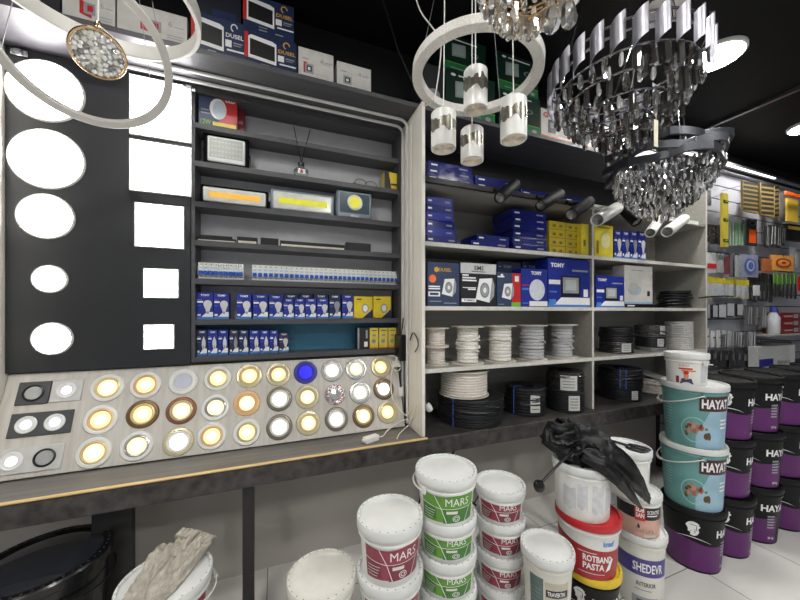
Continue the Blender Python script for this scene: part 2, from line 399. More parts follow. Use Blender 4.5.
DL = [
 (108, 387.7, 'white', 'gold', 'warm', 'white rimmed round downlight with gold inner ring, first round one in the top row'),
 (146, 385, 'white', 'copper', 'gold', 'white rimmed downlight with amber glow, second round one in the top row'),
 (183.3, 381.6, 'white', 'white', 'off', 'unlit white downlight with frosted lavender lens'),
 (218, 378.4, 'white', 'champ', 'gold', 'white downlight with golden glow, just right of the unlit one in the top row'),
 (249.5, 376, 'champ', 'gold', 'gold', 'gold glowing downlight in the top row below the candle bulb boxes'),
 (278.6, 374.5, 'champ', 'champ', 'gold', 'golden downlight just left of the blue one'),
 (305.6, 372.4, 'blue', 'blue', 'blue', 'vivid blue glowing downlight'),
 (332, 370.6, 'silver', 'white', 'cool', 'plain bright downlight just right of the blue one'),
 (356, 369, 'silver', 'white', 'warm', 'bright cream downlight second to the right of the blue one'),
 (380.6, 367, 'champ', 'champ', 'gold', 'yellow glowing downlight at the right end of the top row'),
 (101, 419.6, 'white', 'copper', 'gold', 'white rimmed downlight with copper inner ring, first in the middle row'),
 (143, 414, 'bronze', 'gold', 'gold', 'bronze rimmed downlight with golden glow, second in the middle row'),
 (181.5, 410.5, 'red', 'champ', 'warm', 'red bronze rimmed downlight, third in the middle row'),
 (215.6, 407.5, 'white', 'silver', 'warm', 'white downlight between red bronze and copper rimmed ones in the middle row'),
 (247, 403.2, 'copper', 'copper', 'warm', 'copper rimmed downlight, fifth in the middle row'),
 (279.5, 399, 'dark', 'white', 'cool', 'dark chrome rimmed downlight, sixth in the middle row'),
 (307.4, 397, 'champ', 'champ', 'warm', 'champagne rimmed downlight directly below the blue one'),
 (360, 392.5, 'silver', 'white', 'cool', 'silver rimmed downlight just right of the crystal studded ring'),
 (383.6, 389, 'bronze', 'silver', 'cool', 'dark bronze rimmed downlight at the right end of the middle row'),
 (94.3, 452.6, 'white', 'gold', 'warm', 'white downlight with peach glow, first in the bottom row'),
 (137, 446, 'white', 'silver', 'warm', 'white downlight with cream glow, second in the bottom row'),
 (178.7, 441.6, 'champ', 'white', 'cool', 'gold green rimmed bright downlight, third in the bottom row'),
 (212, 436, 'white', 'copper', 'gold', 'white rimmed downlight with amber inner ring, fourth in the bottom row'),
 (247, 432.2, 'white', 'champ', 'gold', 'white downlight with yellow glow, fifth in the bottom row'),
 (279.5, 427, 'dark', 'white', 'cool', 'dark chrome rimmed downlight, sixth in the bottom row'),
 (308.6, 423, 'champ', 'gold', 'warm', 'gold rimmed downlight, seventh in the bottom row'),
 (336.5, 419, 'dark', 'white', 'cool', 'dark rimmed downlight below the crystal studded ring'),
 (363.5, 416, 'bronze', 'champ', 'warm', 'bronze rimmed downlight with warm glow, second from the right end of the bottom row'),
 (387.5, 412, 'champ', 'champ', 'gold', 'gold downlight at the right end of the bottom row')]
for a in DL: downlight(*a)
# crystal studded ring, unlit
t = thing('downlight', 'unlit downlight ringed with small pink and white crystals', 'downlight', onboard(335, 394.6) + nrm * 0.0003); t.rotation_euler = (TILT, 0, 0)
MB().lathe([(0.062, 0), (0.062, 0.006), (0.034, 0.008), (0.03, 0.004)], RING['silver'], 32).build('trim_ring', t)
cr = MB(); ck = [M('rose crystal', (214, 158, 150), 0.08, 0.4), M('white crystal', (225, 225, 230), 0.08, 0.4), M('smoke crystal', (110, 92, 92), 0.08, 0.4)]
for ri, rr in enumerate((0.038, 0.047, 0.056)):
    n = 16 + 5 * ri
    for i in range(n):
        a = 2 * pi * (i + 0.5 * ri) / n; cr.lathe([(0.0055, 0), (0.0045, 0.004), (0.0001, 0.0055)], random.choice(ck), 6, T(rr * cos(a), rr * sin(a), 0.0068))
cr.build('crystals', t)
MB().lathe([(0.03, 0.004), (0.0001, 0.005)], LENS['dark'], 24).build('lens', t)
# square plates on the left with one or two lamps
def plate(pxs, mats, lamps, label, cat='downlight'):
    P = [onboard(*p) for p in pxs]; c = sum(P, Vector()) / 4
    w = (P[1].x - P[0].x + P[2].x - P[3].x) / 2; h = ((P[0] - P[3]).length + (P[1] - P[2]).length) / 2 * 0.93
    t = thing('downlight', label, cat, c + nrm * 0.0003); t.rotation_euler = (TILT, 0, 0)
    MB().box(-w / 2, w / 2, -h / 2, h / 2, 0, 0.007, mats, c=0.002).build('plate', t)
    for fx, lens, rg in lamps:
        X = T(fx * w, 0, 0.007); r = min(h * 0.36, 0.05)
        q = MB().lathe([(r, 0), (r, 0.004), (r * 0.86, 0.006), (r * 0.78, 0.002)], RING[rg] if rg in RING else rg, 28, X).build('trim_ring', t)
        MB().lathe([(r * 0.78, 0.002), (r * 0.5, 0.0026)], M('frosted grey lens', (196, 198, 202), 0.25, emis=0.35) if lens == 'cool' else LENS[lens], 28, X).lathe([(r * 0.5, 0.0026), (0.0001, 0.003)], LENS[lens], 28, X).build('lens', q)
pg = M('anthracite plate', (70, 71, 74), 0.45); pw = M('light plate', (198, 198, 196), 0.4)
plate([(21, 382), (53.5, 380), (48, 404), (14, 407.5)], pg, [(0, 'dark', black)], 'single square downlight with dark grey plate and unlit lamp')
plate([(54.5, 380), (85, 377.5), (81, 401), (49, 404)], pw, [(0, 'cool', 'white')], 'single square downlight with pale plate, next to the dark grey one')
plate([(15, 413), (76, 408.7), (70, 433.5), (4, 440)], pg, [(-0.23, 'cool', 'white'), (0.22, 'cool', 'white')], 'double downlight with dark grey rectangular plate and two lit lamps')
plate([(-2, 448), (67, 443), (59.5, 470.5), (-14, 478)], pw, [(-0.22, 'cool', 'white'), (0.24, 'dark', black)], 'double downlight with pale rectangular plate and one lit lamp')
# ------------------------------------------------------------------ cartons
E = 0.0007
def carton(name, label, cat, x0, x1, ytop, Y, Z, depth, mat, deco=None, group=None, rz=0.0, H=None, skew=0.0):
    """box standing at height Z with its front face in the plane y = Y, between picture columns x0..x1"""
    xm = (x0 + x1) / 2
    A = pY(x0, 300, Y).x; B = pY(x1, 300, Y).x
    if H is None: H = pY(xm, ytop, Y).z - Z
    w = B - A; m = MB()
    m.box(-w / 2, w / 2, 0, depth, 0, H, mat, c=0.0012)
    if deco: deco(m, w, H)
    o = m.build(name, None, ((A + B) / 2, Y, Z + 0.0004), (0, 0, rz), smooth=0)
    return tag(o, label, cat, group)
def fr(w, H):       # fraction -> local coordinates of a front face
    return (lambda u: -w / 2 + u * w), (lambda v: v * H)
def bulb_deco(kind, dim=False):
    body = M('printed bulb', (206, 206, 204), 0.4) if not dim else M('printed bulb dim', (150, 150, 156), 0.4)
    def d(m, w, H):
        U, V = fr(w, H)
        m.rect(U(0.0), U(1), V(0.0), V(0.09), -E, lblue)
        m.poly([(U(0.3), V(0.09)), (U(1), V(0.09)), (U(1), V(0.27)), (U(0.62), V(0.27)), (U(0.5), V(0.2))], -E, wprint)
        m.text('TOMY', U(0.24), U(0.8), V(0.86), V(0.94), -E, wprint, 0.04)
        m.rect(U(0.04), U(0.4), V(0.62), V(0.68), -E, wprint); m.rect(U(0.05), U(0.32), V(0.72), V(0.735), -E, gprint)
        m.rect(U(0.05), U(0.3), V(0.5), V(0.52), -E, lblue); m.rect(U(0.06), U(0.26), V(0.12), V(0.2), -2 * E, wprint)
        cx = U(0.68)
        if kind == 'bulb':
            m.poly([(cx - 0.1 * w, V(0.27)), (cx + 0.1 * w, V(0.27)), (cx + 0.13 * w, V(0.36)), (cx + 0.24 * w, V(0.5)), (cx - 0.24 * w, V(0.5)), (cx - 0.13 * w, V(0.36))], -2 * E, body)
            m.disc(cx, V(0.57), 0.26 * w, 0.14 * H, -3 * E, body)
            m.rect(cx - 0.08 * w, cx + 0.08 * w, V(0.2), V(0.29), -3 * E, gprint)
        else:
            m.poly([(cx - 0.1 * w, V(0.24)), (cx + 0.1 * w, V(0.24)), (cx + 0.2 * w, V(0.42)), (cx + 0.17 * w, V(0.56)), (cx, V(0.74)), (cx - 0.17 * w, V(0.56)), (cx - 0.2 * w, V(0.42))], -2 * E, body)
            m.rect(cx - 0.06 * w, cx + 0.06 * w, V(0.26), V(0.38), -3 * E, gprint)
    return d
ordn = ['first', 'second', 'third', 'fourth', 'fifth', 'sixth', 'seventh', 'eighth', 'ninth', 'tenth', 'eleventh', 'twelfth']
YB = ALC + 0.035
# bulb boxes, row six
G6 = 'bulb boxes on the long bulb shelf'
for i, (a, b) in enumerate([(55, 110), (112, 163), (188, 238), (243, 293), (297, 342)]):
    carton('bulb_box', 'tall blue bulb box, %s from the left on the upper bulb shelf' % ordn[i], 'box', 180 + a * .3, 180 + b * .3, 292.5 + i * 0.6, YB, SHZ[5], 0.075, blue, bulb_deco('bulb'), G6)
for i, (a, b) in enumerate([(344.5, 379), (382, 415.5), (418, 454), (457, 494)]):
    carton('bulb_box', 'short blue bulb box, %s of the four short ones on the upper bulb shelf' % ordn[i], 'box', 180 + a * .3, 180 + b * .3, 298.5, YB - 0.02, SHZ[5], 0.04, blue, bulb_deco('bulb'), G6)
for i, (a, b) in enumerate([(347, 393), (398, 440), (446, 494)]):
    carton('bulb_box', 'tall blue bulb box half hidden behind the short ones, %s from the left' % ordn[i], 'box', 180 + a * .3, 180 + b * .3, 294, YB + 0.025, SHZ[5], 0.07, navy, bulb_deco('bulb', True), G6)
for i, (a, b) in enumerate([(498, 535), (540, 577)]):
    carton('bulb_box', 'dark blue bulb box just left of the yellow spot boxes, %s of two' % ['left', 'right'][i], 'box', 180 + a * .3, 180 + b * .3, 294.5, YB, SHZ[5], 0.07, navy if i == 0 else blue, bulb_deco('bulb', i == 0), G6)
def spot_deco(m, w, H):
    U, V = fr(w, H)
    m.poly([(U(0.45), V(0)), (U(1), V(0)), (U(1), V(0.42))], -E, navy); m.disc(U(0.6), V(0.45), 0.2 * w, 0.22 * H, -2 * E, gprint)
    m.disc(U(0.6), V(0.45), 0.13 * w, 0.15 * H, -3 * E, wprint); m.rect(U(0.14), U(0.4), V(0.84), V(0.89), -E, bprint)
    m.rect(U(0.0), U(0.12), V(0.0), V(0.06), -E, orange)
for i, (a, b) in enumerate([(580, 642), (645, 703)]):
    carton('spot_box', 'yellow and navy spotlight box, %s of the pair on the upper bulb shelf' % ['left', 'right'][i], 'box', 180 + a * .3, 180 + b * .3, 296.5, YB, SHZ[5], 0.08, yellow, spot_deco, 'yellow spot boxes')
# row seven
G7 = 'candle bulb boxes on the lowest shelf'
dpurple = M('dark purple print', (44, 40, 72), 0.4)
for i, (a, b) in enumerate([(56, 90), (92, 125), (127, 160), (165, 195), (197, 228), (232, 265), (267, 297), (299, 327)]):
    carton('candle_bulb_box', 'blue candle bulb box, %s from the left on the lowest shelf' % ordn[i], 'box', 180 + a * .3, 180 + b * .3, 329.5 + i * 0.1, YB, SHZ[6], 0.05, dpurple if i in (3,) else (navy if i in (0, 4) else blue), bulb_deco('candle', i in (3,)), G7)
carton('bulb_box', 'small dark round bulb box at the right end of the candle bulb boxes', 'box', 180 + 330 * .3, 180 + 362 * .3, 332.5, YB, SHZ[6], 0.05, dpurple, bulb_deco('bulb'))
def blk_deco(m, w, H):
    U, V = fr(w, H); m.rect(U(0.55), U(0.85), V(0.1), V(0.34), -E, wprint); m.rect(U(0.7), U(0.85), V(0.5), V(0.9), -E, gprint); m.rect(U(0.0), U(0.14), V(0), V(1), -E, gprint)
carton('lamp_box', 'black lamp box with a white label beside the small yellow boxes', 'box', 180 + 592 * .3, 180 + 631 * .3, 328, YB, SHZ[6], 0.07, M('black carton', (34, 26, 28), 0.45), blk_deco)
def yl_deco(m, w, H):
    U, V = fr(w, H); m.disc(U(0.45), V(0.35), 0.25 * w, 0.1 * H, -E, gprint); m.rect(U(0.2), U(0.85), V(0.86), V(0.9), -E, bprint); m.rect(U(0.3), U(0.7), V(0.6), V(0.7), -E, gprint); m.rect(U(0), U(1), V(0), V(0.05), -E, orange)
for i, (a, b) in enumerate([(633, 661), (664, 692), (695, 721)]):
    carton('lamp_box', 'slim yellow lamp box, %s of three at the right end of the lowest shelf' % ordn[i], 'box', 180 + a * .3, 180 + b * .3, 328, YB, SHZ[6], 0.06, M('pale yellow print', (226, 204, 84), 0.4), yl_deco, 'slim yellow lamp boxes')
tag(MB().tube([(pY(366, 326, 2.06).x + 0.05 * t_, 2.07 + 0.02 * sin(7 * t_), SHZ[6] + 0.178 + 0.03 * sin(3.1 * t_)) for t_ in [i / 14 for i in range(15)]], 0.0025, black, 6).build('cable'), 'short black cable lying on the slim yellow lamp boxes', 'cable')

# circuit breakers, row five
def breaker(label, group):
    t = thing('circuit_breaker', label, 'circuit breaker', (0, 0, 0), 0, group)
    m = MB(); w = 0.0285
    m.prism([(-w / 2, 0), (w / 2, 0), (w / 2, 0.085), (-w / 2, 0.085)], 0.012, 0.05, white).box(-w / 2, w / 2, 0, 0.012, 0.012, 0.063, white, c=0.001)
    m.disc(0, 0.075, 0.003, 0.003, 0.0115, M('screw hole', (70, 70, 72), 0.5)).disc(0, 0.01, 0.003, 0.003, 0.0115, MATS['screw hole'])
    m.rect(-0.010, 0.010, 0.05, 0.058, -E, M('breaker label', (176, 204, 230), 0.4)).build('body', t)
    MB().box(-0.0105, 0.0105, -0.008, 0.0, 0.016, 0.038, M('breaker lever', (32, 86, 190), 0.35), c=0.002).build('lever', t)
    return t
b0 = breaker('white circuit breaker with blue lever in the short row on the left', 'circuit breakers in the short row')
zs = SHZ[4] + 0.0004
xa = pY(198, 270, YB).x; xb = pY(243, 270, YB).x; n = 9
first = True
for i in range(n):
    o = b0 if first else dup(b0, (0, 0, 0)); first = False
    o.location = (xa + (xb - xa) * (i + 0.5) / n, YB, zs + 0.008)
xa = pY(252, 270, YB).x; xb = pY(398, 270, YB).x; n = 31
for i in range(n):
    o = dup(b0, (xa + (xb - xa) * (i + 0.5) / n, YB, zs + 0.008), None, 'white circuit breaker with blue lever in the long row', 'circuit breakers in the long row')
for (p, q, lab) in ((197.5, 243.5, 'short'), (251.5, 398.5, 'long')):
    A, B = pY(p, 270, YB).x, pY(q, 270, YB).x
    tag(MB().box(A, B, YB + 0.0, YB + 0.05, SHZ[4] + 0.0004, SHZ[4] + 0.0075, M('clear rail', (190, 192, 196), 0.3), c=0.001).build('mounting_rail'), 'pale rail under the %s row of circuit breakers' % lab, 'rail')

# row four: linear lamps
def bar(x0, x1, Z, label, h=0.02, d=0.03, y=YB + 0.0, lit=None, mat=black, two=None):
    A, B = pY(x0, 240, y).x, pY(x1, 240, y).x
    t = thing('linear_lamp', label, 'linear lamp', ((A + B) / 2, y, Z + 0.0004)); w = B - A
    MB().box(-w / 2, w / 2, 0, d, 0, h, mat, c=0.002).build('housing', t)
    if lit: MB().box(-w / 2 + 0.006, w / 2 - 0.006, -0.002, 0.0, h * 0.15, h * 0.45, lit).build('diffuser', t)
    if two: MB().box(-w / 2 + 0.01, w / 2 - 0.02, 0.004, d - 0.004, h, h + two, mat, c=0.002).build('driver', t)
pale = M('pale diffuser', (222, 216, 200), 0.3)
bar(197, 236, SHZ[3], 'black linear lamp with pale strip at the left end of the fourth shelf', 0.024, 0.04, lit=pale, two=0.014)
bar(237, 257.5, SHZ[3], 'short black linear lamp, second from left on the fourth shelf', 0.042, 0.04, lit=pale)
bar(260.5, 278.5, SHZ[3], 'short black box lamp, third from left on the fourth shelf', 0.046, 0.04)
bar(280, 345, SHZ[3], 'long black linear lamp with white strip on the fourth shelf', 0.038, 0.04, lit=pale)
bar(346, 371, SHZ[3], 'black wedge lamp at the right end of the fourth shelf', 0.058, 0.04)
bar(372, 391, SHZ[3], 'thin black strip lying at the right end of the fourth shelf', 0.008, 0.03)

# row three: flood lights
graym = M('grey die cast', (134, 146, 156), 0.4, 0.1)
matteb = M('matte black casting', (13, 13, 14), 0.75, spec=0.1)
def flood(x0, x1, ytop, ybot, Z, label, cob, rim, body=matteb, shape='bar', y=YB):
    A, B = pY(x0, 300, y).x, pY(x1, 300, y).x; xm = (x0 + x1) / 2; w = B - A
    H = pY(xm, ytop, y).z - pY(xm, ybot, y).z
    t = thing('flood_light', label, 'flood light', ((A + B) / 2, y, Z + 0.0004))
    MB().box(-w / 2, w / 2, 0.004, 0.035, 0, H, body, c=0.006).build('housing', t)
    b = MB()
    for k in range(7): b.box(-w / 2 + w * (k + 0.5) / 7 - 0.003, -w / 2 + w * (k + 0.5) / 7 + 0.003, 0.035, 0.05, 0.01, H - 0.01, body)
    b.build('cooling_fins', t)
    f = 0.012 if shape != 'cob' else 0.008
    e = 0.006 if shape == 'cob' else 0.014 if shape == 'bar' else 0.02
    m = MB(); m.box(-w / 2 + e, w / 2 - e, -0.006, 0.006, e, H - e, rim, c=0.0059).build('face_frame', t)
    if shape == 'bar':
        MB().box(-w / 2 + e + f, w / 2 - e - f, -0.0075, -0.006, e + f, H - e - f, M('flood glass', (222, 222, 214), 0.15), c=0.0005).build('glass', t)
        MB().box(-w / 2 + e + f + w * .05, w / 2 - e - f - w * .05, -0.0095, -0.0075, H * 0.36, H * 0.62, cob, c=0.0005).build('light_strip', t)
    elif shape == 'grid':
        g = MB(); g.box(-w / 2 + e + f, w / 2 - e - f, -0.0075, -0.006, e + f * 2, H - e - f, M('reflector grey', (158, 162, 156), 0.3))
        for i in range(9):
            for j in range(4):
                xx = -w / 2 + w * (0.2 + 0.6 * i / 8); zz = H * (0.3 + 0.42 * j / 3)
                g.rect(xx - 0.005, xx + 0.005, zz - 0.004, zz + 0.004, -0.0082, M('led chip', (192, 196, 178), 0.4))
        g.build('led_grid', t)
        MB().text('DUSEL', -0.03, 0.03, 0.0035, 0.0115, 0.0035, gprint).build('lettering', t)
    else:
        MB().box(-w / 2 + 0.02, w / 2 - 0.02, -0.0075, -0.006, 0.036, H - 0.018, M('blue grey glass', (72, 86, 98), 0.12)).build('glass', t)
        MB().lathe([(0.05, 0), (0.048, 0.006), (0.036, 0.006)], M('pale reflector', (214, 222, 190), 0.3), 28, T(0.0, -0.0075, H * 0.58) @ RX(pi / 2)).build('reflector', t)
        MB().lathe([(0.038, 0.005), (0.0001, 0.007)], cob, 28, T(0.0, -0.0075, H * 0.58) @ RX(pi / 2)).build('light_disc', t)
        MB().text('VENAL', -0.03, 0.03, 0.012, 0.026, -0.0068, wprint).build('lettering', t)
    MB().tube([(-w / 2 - 0.003, 0.02, H * .5), (-w / 2 - 0.003, 0.048, H * .5), (-w / 2 - 0.003, 0.06, H * .2), (w / 2 + 0.003, 0.06, H * .2), (w / 2 + 0.003, 0.048, H * .5), (w / 2 + 0.003, 0.02, H * .5)], 0.003, body, 6).build('bracket', t)
flood(203, 249, 131.5, 164, SHZ[1], 'black square flood light with a grid of chips on the second shelf', None, M('pale grey bezel', (226, 228, 226), 0.35), shape='grid')
flood(200, 268.5, 186, 205.5, SHZ[2], 'long white framed flood light with orange strip on the third shelf', M('amber strip', (240, 178, 48), 0.4, emis=0.35), white)
flood(270.5, 334, 191.5, 213.5, SHZ[2], 'long grey framed flood light with yellow green strip on the third shelf', M('yellow green strip', (216, 214, 40), 0.4, emis=0.3), M('silver bezel', (218, 220, 218), 0.35), body=graym)
flood(336.5, 372, 189, 217, SHZ[2], 'grey square flood light with a round yellow disc on the third shelf', M('yellow disc', (220, 212, 60), 0.4, emis=0.3), graym, body=graym, shape='cob')
# red and navy lamp box on the first shelf
def dusel12(m, w, H):
    U, V = fr(w, H)
    m.rect(U(0.52), U(1), V(0.0), V(1), -E, red); m.disc(U(0.5), V(0.46), 0.22 * w, 0.25 * H, -2 * E, wprint); m.disc(U(0.54), V(0.44), 0.18 * w, 0.22 * H, -3 * E, M('soft grey print', (196, 204, 214), 0.4))
    m.text('12W', U(0.05), U(0.32), V(0.05), V(0.17), -2 * E, lime); m.rect(U(0.36), U(0.98), V(0.05), V(0.14), -2 * E, yellow)
    m.text('LED', U(0.7), U(0.95), V(0.66), V(0.77), -2 * E, wprint); m.text('DUSEL', U(0.1), U(0.42), V(0.76), V(0.82), -2 * E, wprint); m.disc(U(0.25), V(0.9), 0.06 * w, 0.05 * H, -2 * E, wprint)
    m.rect(U(0.06), U(0.3), V(0.3), V(0.33), -2 * E, gprint); m.rect(U(0.06), U(0.26), V(0.38), V(0.41), -2 * E, gprint)
carton('panel_lamp_box', 'red and navy 12W round lamp box on the first shelf', 'box', 198.5, 237, 87, YB - 0.01, SHZ[0], 0.05, M('dusty navy', (50, 62, 98), 0.4), dusel12)
carton('panel_lamp_box', 'plain dark red box half hidden behind the red and navy lamp box', 'box', 229, 244.5, 104, YB + 0.05, SHZ[0], 0.04, M('dark red print', (128, 30, 40), 0.45), lambda m, w, H: m.rect(-w * .1, w * .4, H * .4, H * .5, -E, M('dull print', (170, 110, 110), 0.4)))
# reed diffuser bottle
KS = Matrix.Scale(1.55, 4); p = pY(301, 172, YB + 0.02); t = thing('reed_diffuser', 'small clear glass bottle with two black reeds on the second shelf', 'diffuser bottle', (p.x, ALC + 0.045, SHZ[1] + 0.0004))
glass = M('clear glass', (220, 226, 226), 0.05, trans=0.85)
MB().lathe([(0.0001, 0), (0.024, 0), (0.028, 0.01), (0.027, 0.032), (0.012, 0.042), (0.011, 0.055), (0.009, 0.055), (0.009, 0.04)], glass, 24, KS).build('bottle', t)
MB().rect(-0.014, 0.014, 0.008, 0.026, -0.0285, wprint, KS).poly([(-0.006, 0.01), (0.006, 0.012), (0.003, 0.024), (-0.004, 0.022)], -0.029, red, KS).build('label_sticker', t)
MB().lathe([(0.0125, 0.048), (0.0125, 0.06), (0.006, 0.062)], black, 20, KS).build('collar', t)
for s_ in (-1, 1): MB().tube([(s_ * -0.003, 0, 0.05), (s_ * 0.03, -0.05, 0.172)], 0.002, black, 6, False, KS).build('reed', t)
# spectacles and cable on shelf two
p = pY(352, 186, YB + 0.02)
sp = MB(); zz = SHZ[1]
sp.tube([(p.x + 0.02 * i - 0.02, YB + 0.03, zz + 0.005 + 0.025 * sin(i * 0.8)) for i in range(5)], 0.0025, black, 6)
sp.tube([(p.x + 0.06 + 0.04 * cos(a), YB + 0.03, zz + 0.032 + 0.028 * sin(a)) for a in [2 * pi * k / 16 for k in range(16)]], 0.0022, black, 6, True)
sp.tube([(p.x + 0.13 + 0.04 * cos(a), YB + 0.035, zz + 0.03 + 0.026 * sin(a)) for a in [2 * pi * k / 16 for k in range(16)]], 0.0022, black, 6, True)
tag(sp.build('cable'), 'thin black looped wire lying near the right end of the second shelf', 'cable')
def ybk(m, w, H):
    U, V = fr(w, H); m.poly([(U(0), V(0)), (U(0.5), V(0)), (U(0.3), V(1)), (U(0), V(1))], -E, bprint); m.rect(U(0.45), U(0.9), V(0.3), V(0.4), -E, bprint); m.rect(U(0.4), U(0.95), V(0.05), V(0.16), -E, orange)
carton('lamp_box', 'small yellow and black box at the right end of the second shelf', 'box', 384.5, 398.5, 172.5, YB, SHZ[1], 0.06, yellow, ybk)

# ------------------------------------------------------------------ cartons on the top shelf
TY = 1.80; TZ = TOPZ
dnavy = M('dusel navy', (30, 44, 78), 0.35, var=0.12, scale=10)
def dusel_flood(m, w, H, gold=False):
    U, V = fr(w, H)
    m.rect(U(0.0), U(0.07), V(0.3), V(0.95), -E, red)
    m.poly([(U(0.07), V(0.3)), (U(0.6), V(0.24)), (U(0.6), V(0.8)), (U(0.52), V(0.85)), (U(0.12), V(0.9)), (U(0.07), V(0.85))], -2 * E, wprint)
    m.poly([(U(0.1), V(0.38)), (U(0.57), V(0.33)), (U(0.57), V(0.72)), (U(0.1), V(0.8))], -3 * E, bprint)
    c = goldp if gold else wprint
    m.add([(U(0.8) + 0.07 * w * cos(a) * q, -2 * E, V(0.84) + 0.1 * H * sin(a) * q) for a in [2 * pi * i / 20 for i in range(20)] for q in (1, 0.68)], [(2 * i, 2 * i + 1, (2 * i + 3) % 40, (2 * i + 2) % 40) for i in range(14)], c)
    m.text('DUSEL', U(0.64), U(0.98), V(0.60), V(0.70), -2 * E, c)
    m.rect(U(0.63), U(0.75), V(0.38), V(0.54), -2 * E, wprint); m.rect(U(0.78), U(0.96), V(0.48), V(0.51), -2 * E, gprint); m.rect(U(0.78), U(0.93), V(0.43), V(0.45), -2 * E, gprint); m.rect(U(0.66), U(0.99), V(0.29), V(0.33), -2 * E, wprint)
    for u_ in (0.3, 0.62): m.rect(U(u_), U(u_ + 0.16), V(0.10), V(0.13), -2 * E, gprint)
    m.rect(U(0.3), U(0.46), V(0.18), V(0.2), -2 * E, gprint)
hs = 0.19
carton('flood_light_box', 'navy flood light box on the top shelf, left of the stacked pair', 'box', 191, 244.5, 0, TY, TZ, 0.2, dnavy, dusel_flood, H=0.215)
carton('flood_light_box', 'navy flood light box with gold logo, lower of the stacked pair on the top shelf', 'box', 244.5, 296.5, 0, TY, TZ, 0.2, dnavy, lambda m, w, H: dusel_flood(m, w, H, True), H=0.195)
carton('flood_light_box', 'navy flood light box with gold logo, upper of the stacked pair on the top shelf', 'box', 243, 294, 0, TY + 0.01, TZ + 0.1955, 0.2, dnavy, lambda m, w, H: dusel_flood(m, w, H, True), H=0.195)
carton('flood_light_box', 'dark navy box stacked on the left navy flood light box', 'box', 192, 241, 0, TY + 0.02, TZ + 0.216, 0.19, M('very dark navy', (18, 22, 36), 0.4), lambda m, w, H: m.rect(-w * .1, w * .4, H * .1, H * .3, -E, navy), H=0.17)
def four(red_):
    def d(m, w, H):
        U, V = fr(w, H)
        m.text('4', U(0.6), U(0.7), V(0.64), V(0.78), -E, gprint, 0.0); m.rect(U(0.72), U(0.96), V(0.7), V(0.72), -E, gprint); m.rect(U(0.72), U(0.9), V(0.65), V(0.67), -E, gprint)
        m.rect(U(0.1), U(0.28), V(0.68), V(0.71), -E, gprint)
        if red_: m.rect(U(0.14), U(0.24), V(0.28), V(0.6), -E, red)
        m.rect(U(0.18), U(0.42), V(0.28), V(0.56), -2 * E, gprint); m.rect(U(0.23), U(0.37), V(0.34), V(0.5), -3 * E, bprint); m.rect(U(0.26), U(0.33), V(0.37), V(0.46), -4 * E, wprint)
        for k in range(4): m.rect(U(0.5), U(0.9), V(0.3 - 0.06 * k), V(0.31 - 0.06 * k), -E, gprint)
    return d
whitec = M('white carton', (206, 203, 198), 0.5)
carton('socket_box', 'white box with a red socket picture on the top shelf', 'box', 298.5, 333.5, 0, TY, TZ, 0.15, whitec, four(True), H=0.185)
carton('socket_box', 'white box with a grey socket picture at the right end of the left top shelf', 'box', 337, 371, 0, TY, TZ, 0.15, whitec, four(False), H=0.165)
def six(m, w, H):
    U, V = fr(w, H)
    m.text('6', U(0.72), U(0.78), V(0.6), V(0.76), -E, gprint, 0.0); m.rect(U(0.8), U(0.96), V(0.62), V(0.64), -E, gprint)
    m.poly([(U(0.32), V(0.36)), (U(0.55), V(0.28)), (U(0.55), V(0.6)), (U(0.32), V(0.72))], -E, red); m.poly([(U(0.4), V(0.38)), (U(0.62), V(0.36)), (U(0.62), V(0.66)), (U(0.4), V(0.66))], -2 * E, gprint); m.rect(U(0.47), U(0.58), V(0.44), V(0.6), -3 * E, red)
    for k in range(3): m.rect(U(0.7), U(0.94), V(0.36 - 0.07 * k), V(0.38 - 0.07 * k), -E, gprint)
carton('socket_box', 'long white box with a red socket picture and a 6 on the top shelf', 'box', 117, 187, 0, TY, TZ, 0.15, whitec, six, H=0.17)
carton('socket_box', 'white box behind the two white rings on the top shelf', 'box', 62, 115, 0, TY, TZ, 0.15, whitec, six, H=0.17)
carton('lamp_box', 'dark box at the far left of the top shelf', 'box', 10, 60, 0, TY + 0.02, TZ, 0.15, M('charcoal carton', (44, 44, 48), 0.45), lambda m, w, H: m.rect(-w * .3, w * .1, H * .2, H * .6, -E, gprint), H=0.16)
# green flood light boxes
def green_deco(m, w, H):
    U, V = fr(w, H)
    m.rect(U(0), U(1), V(0.0), V(0.24), -E, M('mid green print', (34, 112, 66), 0.35)); m.rect(U(0), U(1), V(0.24), V(0.255), -2 * E, lime)
    m.poly([(U(0.18), V(0.42)), (U(0.5), V(0.46)), (U(0.5), V(0.8)), (U(0.18), V(0.76))], -2 * E, gprint); m.poly([(U(0.22), V(0.47)), (U(0.46), V(0.5)), (U(0.46), V(0.76)), (U(0.22), V(0.72))], -3 * E, M('glass print', (150, 168, 160), 0.4))
    m.rect(U(0.24), U(0.78), V(0.87), V(0.9), -2 * E, wprint); m.disc(U(0.14), V(0.885), 0.05 * w, 0.03 * H, -2 * E, wprint)
    m.disc(U(0.85), V(0.12), 0.06 * w, 0.05 * H, -2 * E, gprint); m.rect(U(0.15), U(0.7), V(0.1), V(0.12), -2 * E, gprint)
    m.add([(U(0.72) + 0.09 * w * cos(a) * q, -2 * E, V(0.6) + 0.06 * H * sin(a) * q) for a in [2 * pi * i / 20 for i in range(20)] for q in (1, 0.75)], [(2 * i, 2 * i + 1, (2 * i + 3) % 40, (2 * i + 2) % 40) for i in range(20)], gprint)
gdk = M('black green print', (14, 44, 32), 0.35, var=0.3, scale=4)
carton('flood_light_box', 'dark green flood light box, lower left of the green stacks on the top shelf', 'box', 446, 495, 0, 1.78, TZ - 0.0, 0.2, gdk, green_deco, H=0.30)
